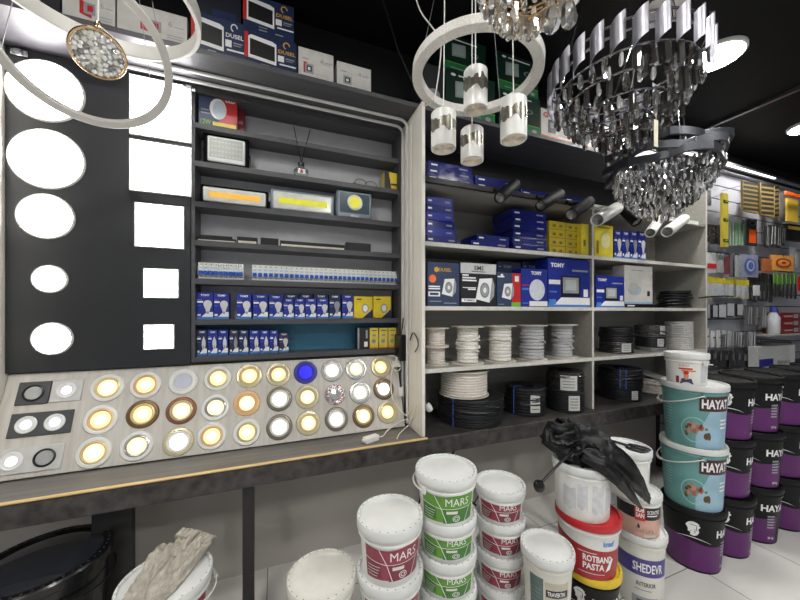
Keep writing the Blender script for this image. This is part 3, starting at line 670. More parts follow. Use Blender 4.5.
carton('flood_light_box', 'dark green flood light box, upper left of the green stacks on the top shelf', 'box', 444, 486, 0, 1.80, TZ + 0.3005, 0.2, gdk, green_deco, H=0.235)
carton('flood_light_box', 'dark green flood light box, lower right of the green stacks on the top shelf', 'box', 499, 540, 0, 1.78, TZ, 0.2, gdk, green_deco, H=0.27)
carton('flood_light_box', 'dark green flood light box, upper right of the green stacks on the top shelf', 'box', 498, 538, 0, 1.79, TZ + 0.2705, 0.2, gdk, green_deco, H=0.26)
carton('lamp_box', 'dark lamp box left of the green boxes on the top shelf', 'box', 424, 443, 0, 1.82, TZ, 0.18, M('charcoal carton', (44, 44, 48), 0.45), lambda m, w, H: m.disc(0, H * .4, w * .35, H * .14, -E, gprint), H=0.32)
def gbox(m, w, H):
    U, V = fr(w, H)
    m.rect(U(0), U(1), V(0), V(0.2), -E, orange); m.rect(U(0.3), U(0.9), V(0.07), V(0.12), -2 * E, wprint); m.text('G', U(0.06), U(0.2), V(0.74), V(0.9), -E, red, 0.03)
    m.rect(U(0.2), U(0.42), V(0.3), V(0.7), -E, M('dark grey print', (74, 74, 76), 0.4)); m.rect(U(0.26), U(0.36), V(0.45), V(0.62), -2 * E, gprint)
    for k in range(3): m.rect(U(0.5), U(0.9), V(0.4 - 0.06 * k), V(0.42 - 0.06 * k), -E, gprint)
carton('device_box', 'white box with orange foot, nearest the green boxes on the top shelf', 'box', 541, 575, 0, 1.80, TZ, 0.18, whitec, gbox, H=0.235)
carton('device_box', 'white box with orange foot, second one right of the green boxes', 'box', 576, 610, 0, 1.80, TZ, 0.18, whitec, gbox, H=0.235)
carton('lamp_box', 'plain white box on the top shelf behind the chrome plate chandelier', 'box', 615, 656, 0, 1.85, TZ, 0.2, whitec, lambda m, w, H: m.rect(-w * .3, w * .2, H * .5, H * .55, -E, gprint), H=0.27)
tag(MB().tube([pD(370, -60, 1.75), pD(383, 0, 1.78), pD(398, 50, 1.82), pD(415, 88, 1.86), pD(421, 100, 1.88)], 0.004, black).build('cable'), 'black cable hanging down in front of the dark wall above the shelf', 'cable')
# ------------------------------------------------------------------ cable shelving on the right
RX0, RX1, DIV = 0.803, 3.625, 2.192
ZA, ZB, ZC, ZD = CH + 0.79, CH + 0.418, CH + 0.035, CH - 0.338
litedgem = M('lit edge tone', (206, 203, 196), 0.45)  # added strips, their pale colour paints in light falling on the shelf fronts
t = thing('shelf_unit', 'light grey open shelving with boxes above and cable reels below', 'shelf unit', (0, FR, CT)); o_ = CT
D_ = BACK - FR - 0.003
MB().box(RX1 - 0.02, RX1, 0, D_, 0.0005, TOPZ - 0.026 - o_, shelfw, c=0.001).build('end_panel', t)
MB().box(DIV - 0.009, DIV + 0.009, 0.0, D_ - 0.012, 0.0005, ZA - 0.026 - o_, shelfw, c=0.001).build('divider', t)
MB().box(DIV - 0.009, DIV + 0.009, -0.0026, -0.0014, 0.0005, ZA - 0.026 - o_, litedgem).build('lit_edge', t)
MB().box(RX1 - 0.02, RX1, -0.0012, -0.0001, 0.0005, TOPZ - 0.026 - o_, litedgem).build('lit_edge', t)
for zz in (ZB, ZC, ZD):
    for a, b in ((RX0, DIV - 0.0095), (DIV + 0.0095, RX1 - 0.0205)): MB().box(a, b, 0, D_ - 0.012, zz - 0.025 - o_, zz - o_, shelfw, c=0.001).build('shelf', t); MB().box(a, b, -0.0012, -0.0001, zz - 0.025 - o_, zz - o_, litedgem).build('lit_edge', t)
MB().box(RX0, RX1 - 0.0205, 0, D_ - 0.012, ZA - 0.025 - o_, ZA - o_, shelfw, c=0.001).build('shelf', t)
m = MB(); m.box(RX0, RX1 - 0.02, D_ - 0.011, D_ - 0.002, 0.0005, ZA - o_, shelfw); m.box(RX0, RX1 - 0.02, D_ - 0.011, D_ - 0.002, ZA - o_, TOPZ - 0.026 - o_, wall_shade_black).build('back_panel', t)  # back of the top bay is coloured black for the shade in it
# track rails on the edge of the upper shelf
tag(MB().box(RX0 + 0.003, 2.02, FR - 0.024, FR - 0.001, ZA - 0.03, ZA + 0.002, black, c=0.002).build('track_rail'), 'black lamp track along the front of the upper shelf', 'track rail')
tag(MB().box(2.03, 3.45, FR - 0.024, FR - 0.001, ZA - 0.03, ZA + 0.002, white, c=0.002).build('track_rail'), 'white lamp track along the front of the upper shelf', 'track rail')
spotglass = M('spot lens', (120, 120, 118), 0.2, 0.3); satinb = M('satin black', (22, 22, 24), 0.6, spec=0.15); satinw = M('satin white', (214, 214, 210), 0.35)
def spot(lx, ly, tx, ty, Yl, Yt, r, mat, label):
    a = pY(lx, ly, Yl); b = pY(tx, ty, Yt); d = (a - b); L = d.length
    t = thing('track_spotlight', label, 'spotlight', b); X = aim(d)
    MB().lathe([(0.0001, 0), (r * 0.94, 0), (r, 0.004), (r, L - 0.003), (r * 0.97, L), (r * 0.86, L), (r * 0.78, L - 0.016)], mat, 28, X).build('housing', t)
    MB().lathe([(r * 0.80, L - 0.012), (r * 0.5, L - 0.022), (0.0001, L - 0.026)], spotglass, 24, X).build('lens', t)
    q = d * 0.35; top = Vector((b.x + q.x, FR - 0.026, ZA - 0.03)) - b
    MB().tube([q + Vector((0, 0.0, r * 0.7)), Vector((q.x, (q.y + top.y) / 2, max(q.z + r, top.z))), top + Vector((0, 0.012, 0.001))], 0.006, mat, 8).build('arm', t)
    MB().box(top.x - 0.045, top.x + 0.045, top.y - 0.012, top.y + 0.006, top.z + 0.004, top.z + 0.026, mat, c=0.003).build('adapter', t)
spot(499.5, 198, 515, 184, 1.53, 1.63, 0.034, satinb, 'black cylinder spotlight, first from the left on the lamp track')
spot(540.5, 206, 560, 194, 1.52, 1.63, 0.034, satinb, 'black cylinder spotlight, second from the left on the lamp track')
spot(571, 215, 589, 202, 1.52, 1.64, 0.039, satinb, 'black cylinder spotlight between the second black one and the first white one')
spot(597, 220, 617, 208, 1.50, 1.64, 0.042, satinw, 'white cylinder spotlight, first white one from the left')
spot(637, 223, 623, 209, 1.54, 1.64, 0.036, satinb, 'black cylinder spotlight turned to the right between two white ones')
spot(650, 233, 659, 220, 1.52, 1.64, 0.034, satinw, 'small white spotlight in the middle of the white track')
spot(667, 232, 684, 219, 1.50, 1.64, 0.039, satinw, 'white cylinder spotlight at the right end of the track')

# ---- blue flat boxes on the upper shelf
def flat_deco(m, w, H):
    U, V = fr(w, H); m.rect(U(0.06), U(0.2), V(0.4), V(0.62), -E, wprint); m.rect(U(0.7), U(0.9), V(0.4), V(0.6), -E, gprint)
darkblue = M('film wrapped blue', (26, 35, 110), 0.18, var=0.2, scale=14)
for i, (a, b) in enumerate([(426.5, 474), (476, 519), (521, 562)]):
    for k in range(3 if i == 0 else 2 if i == 1 else 1):
        carton('lamp_box', 'flat wrapped blue box, %s in the %s stack of the upper shelf' % (['bottom one', 'second one up', 'top one'][k], ['left', 'middle', 'right'][i]), 'box', a + (1.0 * k if i == 0 else 0), b - k * 1.2, 0, FR + 0.02 + 0.008 * k, ZA + 0.043 * k, 0.3, darkblue, flat_deco, 'flat blue boxes on the upper shelf', H=0.042)
carton('lamp_box', 'flat blue box with a grey end behind the chandelier on the upper shelf', 'box', 565, 596, 0, FR + 0.03, ZA, 0.28, darkblue, flat_deco, H=0.05)
# ---- second shelf
for k in range(6):
    carton('lamp_box', 'flat blue box in the left stack of the second shelf, %s from the bottom' % ordn[k], 'box', 426.5, 453.5 + [4, 1, 1, 0, 0, -1][k], 0, FR + 0.035 + 0.004 * (k % 3), ZB + 0.0475 * k, 0.24, blue if k % 2 else darkblue, flat_deco, 'left stack of flat blue boxes', H=0.047)
for k in range(6):
    carton('lamp_box', 'flat blue box in the tall stack beside the yellow boxes, %s from the bottom' % ordn[k], 'box', 513.5 - (k % 2), 547 - (k % 3) * 0.5, 0, FR + 0.04 + 0.003 * (k % 3), ZB + 0.0475 * k, 0.22, darkblue, flat_deco, 'tall stack of flat blue boxes', H=0.047)
for k in range(2):
    carton('lamp_box', 'flat blue box lying in front of the tall blue stack, %s one' % ['lower', 'upper'][k], 'box', 471 + k * 6, 509, 0, FR + 0.03 + 0.01 * k, ZB + 0.0425 * k, 0.2, darkblue, flat_deco, 'pair of flat blue boxes', H=0.042)
yel2 = M('yellow carton', (206, 184, 56), 0.45, var=0.1, scale=12)
def yrow(m, w, H):
    U, V = fr(w, H)
    for u_ in (0.2, 0.62): m.rect(U(u_), U(u_ + 0.2), V(0.3), V(0.62), -E, M('olive print', (140, 118, 34), 0.45))
    m.rect(U(0), U(1), V(0), V(0.06), -E, M('olive print'))
for r_ in range(4):
    for c_ in range(2):
        carton('lamp_box', 'small yellow box, %s from the bottom in the %s column of the yellow stack' % (ordn[r_], ['left', 'right'][c_]), 'box', 549.5 + 16 * c_, 565 + 16 * c_, 0, FR + 0.06, ZB + 0.0605 * r_, 0.16, yel2, yrow, 'stacked yellow boxes', H=0.06)
def ycirc(m, w, H):
    U, V = fr(w, H); m.disc(U(0.6), V(0.52), 0.26 * w, 0.24 * H, -E, M('cream print', (222, 216, 160), 0.4)); m.rect(U(0.15), U(0.8), V(0.9), V(0.93), -E, M('olive print')); m.rect(U(0.1), U(0.22), V(0.1), V(0.5), -E, M('olive print'))
carton('lamp_box', 'upright narrow yellow box just left of the shelf divider', 'box', 581.5, 588.6, 224, FR + 0.02, ZB, 0.12, M('bright yellow carton', (222, 204, 60), 0.4), lambda m, w, H: m.rect(-w * .25, w * .1, H * .3, H * .5, -E, M('olive print')), H=None)
carton('lamp_box', 'yellow box with a pale round lamp picture just right of the shelf divider', 'box', 594.5, 613, 225, FR + 0.02, ZB, 0.14, M('bright yellow carton'), ycirc)
for i in range(4):
    carton('bulb_box', 'blue bulb box on the second shelf right of the yellow ones, %s from the left' % ordn[i], 'box', 614 + 8.0 * i, 621.6 + 8.0 * i, 230.5 + i * .4, FR + 0.03, ZB, 0.1, blue, bulb_deco('bulb', i in (1, 2)), 'blue bulb boxes beside the yellow box')
# ---- third shelf
YC = FR + 0.015
def fan_pic(m, cx, cz, s, face=None):
    f = face or wprint
    m.poly([(cx - s, cz - s * 0.8), (cx + s * 0.45, cz - s * 1.1), (cx + s * 0.75, cz + s * 1.1), (cx - s * 0.6, cz + s * 1.0)], -3 * E, f)
    m.poly([(cx + s * 0.45, cz - s * 1.1), (cx + s * 0.95, cz - s * 0.5), (cx + s * 1.0, cz + s * 0.5), (cx + s * 0.75, cz + s * 1.1)], -3 * E, gprint)
    m.disc(cx - s * 0.05, cz, s * 0.5, s * 0.68, -4 * E, M('fan grey', (120, 122, 126), 0.4)); m.disc(cx - s * 0.05, cz, s * 0.4, s * 0.55, -5 * E, gprint); m.disc(cx - s * 0.05, cz, s * 0.17, s * 0.24, -6 * E, f)
def fan_navy(m, w, H):
    U, V = fr(w, H)
    m.text('DUSEL', U(0.34), U(0.74), V(0.79), V(0.87), -2 * E, goldp); m.disc(U(0.27), V(0.83), 0.07 * w, 0.06 * H, -2 * E, goldp); m.disc(U(0.15), V(0.62), 0.11 * w, 0.09 * H, -2 * E, orange)
    for k in range(2): m.rect(U(0.03), U(0.38), V(0.43 - 0.05 * k), V(0.46 - 0.05 * k), -2 * E, wprint)
    m.rect(U(0.02), U(0.38), V(0.22), V(0.33), -2 * E, wprint); m.rect(U(0.07), U(0.33), V(0.25), V(0.3), -3 * E, navy); m.rect(U(0.06), U(0.42), V(0.1), V(0.12), -2 * E, gprint); m.rect(U(0.5), U(0.9), V(0.06), V(0.08), -2 * E, gprint)
    fan_pic(m, U(0.66), V(0.43), 0.23 * w)
carton('fan_box', 'navy extractor fan box with gold lettering at the left end of the third shelf', 'box', 427.5, 459.5, 262.5, YC, ZC, 0.15, M('slate navy', (48, 62, 92), 0.4), fan_navy)
def fan_black(m, w, H):
    U, V = fr(w, H)
    m.rect(U(0), U(1), V(0.76), V(1), -E, M('pale grey print', (200, 200, 200), 0.4)); m.text('EMS', U(0.38), U(0.64), V(0.84), V(0.94), -2 * E, bprint); m.rect(U(0.3), U(0.7), V(0.8), V(0.815), -2 * E, bprint)
    for k, u_ in enumerate((0.22, 0.42, 0.44)): m.rect(U(0.05), U(u_), V(0.7 - 0.06 * k), V(0.735 - 0.06 * k), -E, wprint)
    m.rect(U(0.06), U(0.42), V(0.42), V(0.44), -E, wprint); m.rect(U(0.2), U(0.42), V(0.38), V(0.41), -E, wprint); m.rect(U(0.03), U(0.43), V(0.1), V(0.18), -E, wprint); m.text('TURBO', U(0.08), U(0.38), V(0.12), V(0.16), -2 * E, bprint)
    fan_pic(m, U(0.68), V(0.38), 0.27 * w)
carton('fan_box', 'black and white extractor fan box, second on the third shelf', 'box', 460.5, 496, 263.5, YC, ZC, 0.15, M('black fan print', (24, 24, 28), 0.4), fan_black)
def tomy_back(m, w, H):
    U, V = fr(w, H); m.text('TOMY', U(0.25), U(0.6), V(0.86), V(0.92), -E, gprint); m.rect(U(0.05), U(0.15), V(0.88), V(0.9), -E, gprint)
carton('lamp_box', 'dark blue box standing behind the small red and navy fan box', 'box', 497.5, 521, 262, FR + 0.14, ZC, 0.14, navy, tomy_back)
carton('lamp_box', 'dark blue box standing behind the round lamp box', 'box', 522.5, 546, 262, FR + 0.14, ZC, 0.14, navy, tomy_back)
def fan_red(m, w, H):
    U, V = fr(w, H); m.rect(U(0.64), U(1), V(0), V(1), -E, red); m.rect(U(0.6), U(1), V(0), V(0.13), -2 * E, lime); m.rect(U(0.02), U(0.3), V(0.86), V(0.9), -2 * E, wprint); m.rect(U(0.75), U(0.92), V(0.75), V(0.92), -2 * E, wprint)
    fan_pic(m, U(0.45), V(0.45), 0.26 * w); m.rect(U(0.05), U(0.3), V(0.06), V(0.08), -2 * E, gprint); m.disc(U(0.2), V(0.93), 0.06 * w, 0.03 * H, -2 * E, wprint)
carton('fan_box', 'small red and navy extractor fan box on the third shelf', 'box', 497, 520.5, 273, YC, ZC, 0.1, M('slate navy'), fan_red)
def tomy_round(m, w, H):
    U, V = fr(w, H); m.text('TOMY', U(0.36), U(0.78), V(0.84), V(0.94), -E, wprint, 0.05)
    m.disc(U(0.6), V(0.45), 0.3 * w, 0.28 * H, -E, M('lamp print', (208, 212, 222), 0.4)); m.rect(U(0.3), U(1), V(0.02), V(0.15), -2 * E, wprint); m.rect(U(0.05), U(0.3), V(0.55), V(0.58), -E, red); m.rect(U(0.03), U(0.28), V(0.44), V(0.49), -E, lblue); m.rect(U(0.05), U(0.26), V(0.08), V(0.11), -E, lblue)
carton('lamp_box', 'blue box with a pale round lamp picture on the third shelf', 'box', 521.3, 547.3, 269, YC, ZC, 0.1, blue, tomy_round)
def tomy_flood(m, w, H):
    U, V = fr(w, H)
    m.text('TOMY', U(0.06), U(0.38), V(0.82), V(0.91), -E, wprint, 0.05); m.rect(U(0.56), U(0.95), V(0.75), V(0.79), -E, gprint)
    m.rect(U(0.0), U(1), V(0), V(0.08), -E, lblue); m.poly([(U(0.14), V(0.05)), (U(1), V(0.05)), (U(1), V(0.2)), (U(0.3), V(0.2))], -2 * E, wprint); m.rect(U(0.02), U(0.18), V(0.06), V(0.16), -3 * E, lblue)
    m.rect(U(0.02), U(0.28), V(0.47), V(0.56), -E, wprint); m.rect(U(0.03), U(0.2), V(0.3), V(0.33), -E, lblue)
    m.rect(U(0.3), U(0.76), V(0.22), V(0.65), -3 * E, bprint); m.rect(U(0.34), U(0.72), V(0.29), V(0.62), -4 * E, gprint); m.rect(U(0.4), U(0.66), V(0.35), V(0.57), -5 * E, M('glass print pale', (176, 182, 180), 0.3)); m.rect(U(0.84), U(0.95), V(0.22), V(0.38), -3 * E, wprint)
carton('flood_light_box', 'large blue flood light box left of the shelf divider on the third shelf', 'box', 548, 589.6, 259.5, YC, ZC, 0.12, blue, tomy_flood)
carton('flood_light_box', 'small blue flood light box right of the shelf divider on the third shelf', 'box', 596, 624, 276, YC, ZC, 0.1, blue, tomy_flood)
def white_lamp(m, w, H):
    U, V = fr(w, H); m.rect(U(0), U(1), V(0), V(0.09), -E, bprint); m.rect(U(0), U(1), V(0.09), V(0.14), -E, M('pale blue print', (150, 176, 200), 0.4)); m.rect(U(0.1), U(0.35), V(0.03), V(0.06), -2 * E, wprint)
    m.disc(U(0.35), V(0.42), 0.24 * w, 0.12 * H, -E, M('print blue grey', (176, 188, 196), 0.4)); m.disc(U(0.3), V(0.5), 0.16 * w, 0.1 * H, -2 * E, M('print grey', (190, 190, 188), 0.4)); m.rect(U(0.8), U(0.9), V(0.28), V(0.4), -E, bprint); m.rect(U(0.25), U(0.65), V(0.88), V(0.9), -E, gprint)
carton('lamp_box', 'white lamp box with black foot leaning beside the small blue flood light box', 'box', 624.5, 652.5, 266, YC + 0.02, ZC, 0.1, whitec, white_lamp)

# ---- cables
cablew = M('grey white cable', (222, 218, 211), 0.5, var=0.16, scale=120); cableg = M('grey cable', (178, 178, 180), 0.45, var=0.15, scale=120); cableb = M('black cable', (27, 28, 31), 0.4, var=0.25, scale=60)
spoolm = M('spool board', (200, 194, 182), 0.6, var=0.12, scale=30); speck = M('speckled cable', (220, 212, 204), 0.5, var=0.35, scale=260)
def ribs(r, z0, z1, n, d):      # outer profile of wound cable
    p = []; h = (z1 - z0) / n
    for i in range(n):
        for k in range(4):
            a = pi * k / 4 - pi / 2; p.append((r - d + d * cos(a), z0 + h * (i + 0.5) + 0.5 * h * sin(a)))
    p.append((r - d, z1)); return p
def loose(r, z0, z1, mat, m, n=4, wob=0.012, tr=0.005):
    for i in range(n):
        ph = random.random() * 6.3; tl = random.uniform(-1, 1) * (z1 - z0) * 0.3; zc = random.uniform(z0 + (z1 - z0) * 0.3, z1 - (z1 - z0) * 0.3)
        m.tube([((r + wob * sin(3 * a + ph) * 0.4) * cos(a), (r + wob * sin(3 * a + ph) * 0.4) * sin(a), zc + tl * sin(a + ph)) for a in [2 * pi * k / 28 for k in range(28)]], tr, mat, 6, True)
def reel(P, R, r, h, mat, label, n=9, messy=0, grp=None, rz=0):
    t = thing('cable_reel', label, 'cable reel', P, rz, grp)
    MB().lathe([(0.03, 0.0004), (R, 0.0004), (R, 0.006), (0.03, 0.006)], spoolm, 36).build('flange', t)
    MB().lathe([(0.03, h - 0.006), (R, h - 0.006), (R, h), (0.03, h), (0.03, h - 0.006)], spoolm, 36).build('flange', t)
    MB().lathe([(0.03, 0.006), (0.03, h - 0.006)], spoolm, 20).build('core', t)
    m = MB(); m.lathe([(0.034, 0.0065), (r - 0.004, 0.0065)] + ribs(r, 0.0065, h - 0.0065, n, 0.008) + [(0.034, h - 0.0065)], mat, 40)
    if messy: loose(r + 0.004, 0.02, h - 0.02, mat, m, messy)
    m.build('cable_winding', t); return t
Yr = FR + 0.108
def rpos(x, Y, Z): return Vector((pY(x, 300, Y).x, Y, Z + 0.0004))
reel(rpos(436, Yr + .03, ZD), 0.082, 0.058, 0.118, speck, 'small speckled cable reel, lower of the two stacked at the left end', 8)
reel(rpos(436, Yr + .03, ZD) + Vector((0, 0, 0.1185)), 0.082, 0.058, 0.118, speck, 'small speckled cable reel, upper of the two stacked at the left end', 8)
for i, (x, mat, ms, lab) in enumerate([(467.5, cablew, 5, 'reel of loosely wound pale cable right of the two stacked small reels'), (500, cablew, 1, 'reel of evenly wound pale cable, between the loose reel and the thick one'), (531.5, cableg, 2, 'thick reel of pale grey cable, fourth along the reel shelf'), (562, cableg, 3, 'reel of shiny grey cable just left of the shelf divider')]):
    reel(rpos(x, Yr, ZD), 0.107, [0.07, 0.075, 0.083, 0.072][i], 0.245, mat, lab, 10, ms)
def coil(P, R, r, h, mat, label, n=10, ties=(), sticker=None, extra=0, tie_mat=None, ang=0.0):
    t = thing('cable_coil', label, 'cable coil', P)
    m = MB(); m.lathe([(r, 0.004), (r + 0.01, 0.0005), (R - 0.01, 0.0005)] + ribs(R, 0.001, h, n, 0.007) + [(R - 0.012, h), (r + 0.012, h - 0.001), (r, h - 0.008), (r, 0.004)], mat, 44)
    if extra: loose(R, 0.02, h - 0.01, mat, m, extra, 0.01, 0.006)
    m.build('cable_winding', t)
    for k, a in enumerate(ties):
        X = RZ(a + atan2(-P[0], P[1]) - pi / 2); p = [(R + 0.004, 0, -0.0), (R + 0.004, 0, h * 0.5), (R + 0.003, 0, h + 0.003), ((R + r) / 2, 0, h + 0.005), (r - 0.004, 0, h + 0.002), (r - 0.004, 0, 0.02)]
        MB().tube([Vector(q) + Vector((0, 0, 0.002)) for q in p], 0.004, tie_mat or M('blue tie', (58, 84, 160), 0.4), 6, False, X, 0.5).build('tie', t)
    if sticker:
        a, da, z0, z1 = sticker; m = MB(); n_ = 8; a += atan2(-P[0], P[1])
        vs = [((R + 0.004) * sin(a + da * (i / n_ - 0.5)), -(R + 0.004) * cos(a + da * (i / n_ - 0.5)), z) for i in range(n_ + 1) for z in (z0, z1)]
        m.add(vs, [(2 * i, 2 * i + 2, 2 * i + 3, 2 * i + 1) for i in range(n_)], M('paper label', (198, 198, 194), 0.6))
        for k in range(4):
            zz = z0 + (z1 - z0) * (0.18 + 0.2 * k)
            vs = [((R + 0.0055) * sin(a + da * (i / n_ - 0.5) * .7), -(R + 0.0055) * cos(a + da * (i / n_ - 0.5) * .7), z) for i in range(n_ + 1) for z in (zz, zz + (z1 - z0) * 0.05)]
            m.add(vs, [(2 * i, 2 * i + 2, 2 * i + 3, 2 * i + 1) for i in range(n_)], M('label ink', (90, 90, 92), 0.6))
        m.build('paper_label', t)
    return t
Yk = 1.875
c0 = rpos(470, Yk, CT); coil(c0, 0.215, 0.12, 0.165, cableb, 'large black cable coil on the worktop under the white cable reel', 10, (-0.5,), None, 3)
reel(c0 + Vector((-0.05, 0, 0.172)), 0.165, 0.155, 0.165, speck, 'wide white cable reel with red thread lying on the large black coil', 9)
coil(rpos(525, 1.86, CT), 0.138, 0.06, 0.19, cableb, 'black cable coil with white label, right of the white reel on the worktop', 9, (-0.55,), (0.5, 0.5, 0.03, 0.15), 4)
c1 = rpos(565.5, 1.805, CT); coil(c1, 0.128, 0.05, 0.14, cableb, 'black cable coil with white label, lower of the pair left of the divider', 8, (), (0.45, 0.6, 0.02, 0.125), 0)
coil(c1 + Vector((0, 0.005, 0.141)), 0.128, 0.05, 0.145, M('wrapped black cable', (44, 43, 42), 0.25, var=0.35, scale=40), 'film wrapped black cable coil with white label, upper of the pair left of the divider', 8, (), (0.2, 0.85, 0.02, 0.125), 1)
c2 = rpos(620, 1.87, CT); coil(c2, 0.15, 0.05, 0.10, cableb, 'squat black cable coil with paper label under the blue tied coil', 6, (), (0.7, 0.35, 0.02, 0.09), 0)
coil(c2 + Vector((0, 0, 0.101)), 0.158, 0.05, 0.155, cableb, 'tall black cable coil with blue ties right of the divider', 9, (0.0, 0.25), None, 4)
coil(rpos(654, 1.90, CT), 0.13, 0.05, 0.13, M('wrapped white cable', (176, 170, 164), 0.35, var=0.3, scale=40), 'film wrapped whitish cable coil at the right end of the worktop', 6, (), None, 2)
tag(MB().lathe([(0.16, 0.0), (0.165, 0.006), (0.02, 0.01), (0.0001, 0.01)], shelfw, 32).build('spool_disc', None, rpos(652, 1.91, CT) + Vector((0.02, 0.02, 0.145)), (0.25, 0.15, 0)), 'loose pale spool disc lying on the whitish coil', 'spool disc')
# reel shelf, right bay
d0 = rpos(616, FR + 0.16, ZD)
coil(d0, 0.125, 0.05, 0.095, M('wrapped black cable'), 'film wrapped black coil with label, on the reel shelf right of the divider', 6, (), (0.6, 0.6, 0.015, 0.085), 1)
coil(d0 + Vector((0, 0, 0.096)), 0.122, 0.045, 0.115, cableb, 'loose black cable coil on the labelled one, just right of the divider', 6, (), None, 7)
d1 = rpos(650, FR + 0.17, ZD)
coil(d1, 0.115, 0.04, 0.03, M('wrapped grey cable', (120, 120, 122), 0.3, var=0.3), 'thin grey wrapped coil at the bottom of the middle stack', 2)
coil(d1 + Vector((0, 0, 0.031)), 0.112, 0.04, 0.085, cableb, 'black cable coil with label in the middle stack of the reel shelf', 5, (), (0.7, 0.5, 0.01, 0.075), 0)
coil(d1 + Vector((0, 0, 0.117)), 0.118, 0.04, 0.105, M('wrapped dark grey cable', (74, 72, 72), 0.25, var=0.4, scale=30), 'dark grey film wrapped coil on top of the middle stack', 6, (), (0.8, 0.4, 0.03, 0.1), 2)
d2 = rpos(678.5, FR + 0.13, ZD)
wc = M('wrapped white cable pale', (196, 194, 190), 0.4, var=0.15, scale=30)
coil(d2, 0.106, 0.04, 0.11, wc, 'white film wrapped cable coil, lower of the two at the right end', 6)
coil(d2 + Vector((0, 0, 0.111)), 0.104, 0.04, 0.14, wc, 'white film wrapped cable coil with label, upper of the two at the right end', 7, (), (0.0, 0.9, 0.03, 0.115), 0)
# black loose cables on the third shelf
bc = rpos(674, FR + 0.15, ZC)
for k in range(6):
    m = MB(); R_ = 0.137 - 0.008 * (k % 3)
    m.tube([((R_ + 0.012 * sin(2 * a + k)) * 1.12 * cos(a), (R_ + 0.01 * sin(3 * a + k)) * 0.78 * sin(a), 0.012 + 0.003 * sin(3 * a + k)) for a in [2 * pi * i / 40 for i in range(40)]], 0.011, cableb, 8, True)
    m.tube([((R_ - 0.03 + 0.01 * sin(2 * a + k)) * 1.1 * cos(a), (R_ - 0.03) * 0.75 * sin(a), 0.012 + 0.003 * sin(2 * a + k)) for a in [2 * pi * i / 40 for i in range(40)]], 0.010, cableb, 8, True)
    tag(m.build('cable_loop', None, bc + Vector((0.006 * (k % 2), 0, 0.0265 * k))), 'black cable loop in the pile on the third shelf, %s from the bottom' % ordn[k], 'cable', 'black cable loops on the third shelf')
tag(MB().tube([bc + Vector(p) for p in ((0.10, -0.14, 0.09), (0.17, -0.17, 0.10), (0.26, -0.24, 0.105), (0.33, -0.27, 0.1))], 0.008, cableb).build('cable'), 'black cable end sticking out to the right from the pile', 'cable')

# ---- small things around the right end of the sloping board
wire = M('white wire', (222, 216, 204), 0.4, var=0.03)
def cable(name, pts, r, mat, label):
    P = [Vector(p) for p in pts]; out = []
    for i in range(len(P) - 1):
        a, b, c, d = P[max(i - 1, 0)], P[i], P[i + 1], P[min(i + 2, len(P) - 1)]
        for k in range(6):
            u = k / 6; out.append(0.5 * ((2 * b) + (c - a) * u + (2 * a - 5 * b + 4 * c - d) * u * u + (3 * b - a - 3 * c + d) * u ** 3))
    out.append(P[-1]); return tag(MB().tube(out, r, mat, 8).build(name), label, 'cable')
def px_(x, y, X): d = ray(x, y); return EYE + d * (X / d.x)
PX = AX1 - 0.012
t = thing('power_adapter', 'black power adapter block hanging on the pale panel', 'power adapter', px_(403.5, 347, AX1))
MB().box(-0.045, -0.001, -0.05, 0.05, -0.085, 0.085, black, c=0.005).build('body', t)
MB().tube([(-0.02, -0.01, 0.085), (-0.016, -0.02, 0.12), (-0.014, -0.03, 0.19)], 0.004, black).build('lead', t)
cable('cable', [px_(410, 340, PX), px_(413, 333, PX), px_(417, 338, PX), px_(418, 346, PX), px_(415, 352, PX)], 0.0035, black, 'short black looped lead beside the black power adapter')
def bz(x, y, dz=0.02): return onboard(x, y) + nrm * dz
cable('cable', [bz(388, 356), bz(395, 358, .03), bz(401, 365, .03), bz(396, 372, .03), bz(391, 367), bz(389, 360)], 0.004, wire, 'white wire loop above the downlights at the right end of the board')
cable('cable', [bz(392, 366, .03), bz(389, 380, .04), bz(390, 398, .05), bz(397, 410, .05), bz(404, 416, .05), bz(408, 408, .04), bz(411, 395, .02), bz(408, 380, .02), bz(406, 360, .02)], 0.0035, wire, 'long white wire hanging in front of the last downlights')
cable('cable', [px_(404, 356, PX), px_(404, 380, PX), px_(405, 400, PX), px_(404.5, 424, PX)], 0.004, black, 'thin black wire hanging down the corner of the pale panel')
t = thing('plug_strip', 'small white plug block hanging among the wires by the pale panel', 'plug', bz(395, 365, 0.035))
MB().box(-0.025, 0.025, -0.012, 0.012, -0.02, 0.02, white, c=0.004).box(-0.008, 0.035, -0.01, 0.01, 0.02, 0.045, white, c=0.003).build('body', t)
t = thing('plug_strip', 'small white in-line switch hanging on the long white wire', 'plug', bz(398, 393, 0.055))
MB().box(-0.014, 0.014, -0.008, 0.008, -0.03, 0.03, white, c=0.006).build('body', t)
a = pZ(371, 438, CT + 0.02)
t = thing('power_adapter', 'small white power adapter lying on the worktop near the gold edge', 'power adapter', (a.x, a.y, CT + 0.0004), 0.35)
MB().box(-0.045, 0.045, -0.02, 0.02, 0, 0.032, white, c=0.004).build('body', t); MB().box(-0.055, -0.045, -0.012, 0.012, 0.008, 0.022, white, c=0.002).build('plug_pin', t)
zt = CT + 0.006
cable('cable', [(a.x + 0.045, a.y + 0.01, zt + .01), pZ(383, 436, zt), pZ(388, 430, zt + .03), bz(395, 424, .03), bz(404, 420, .03), bz(410, 424, .03)], 0.0035, wire, 'white wire running from the small white adapter up to the panel')
cable('cable', [pZ(397, 439, zt), pZ(400, 433, zt + .02), bz(408, 424, .03), px_(414, 415, PX), px_(417, 405, PX)], 0.003, wire, 'white wire curling up from the worktop beside the pale panel')
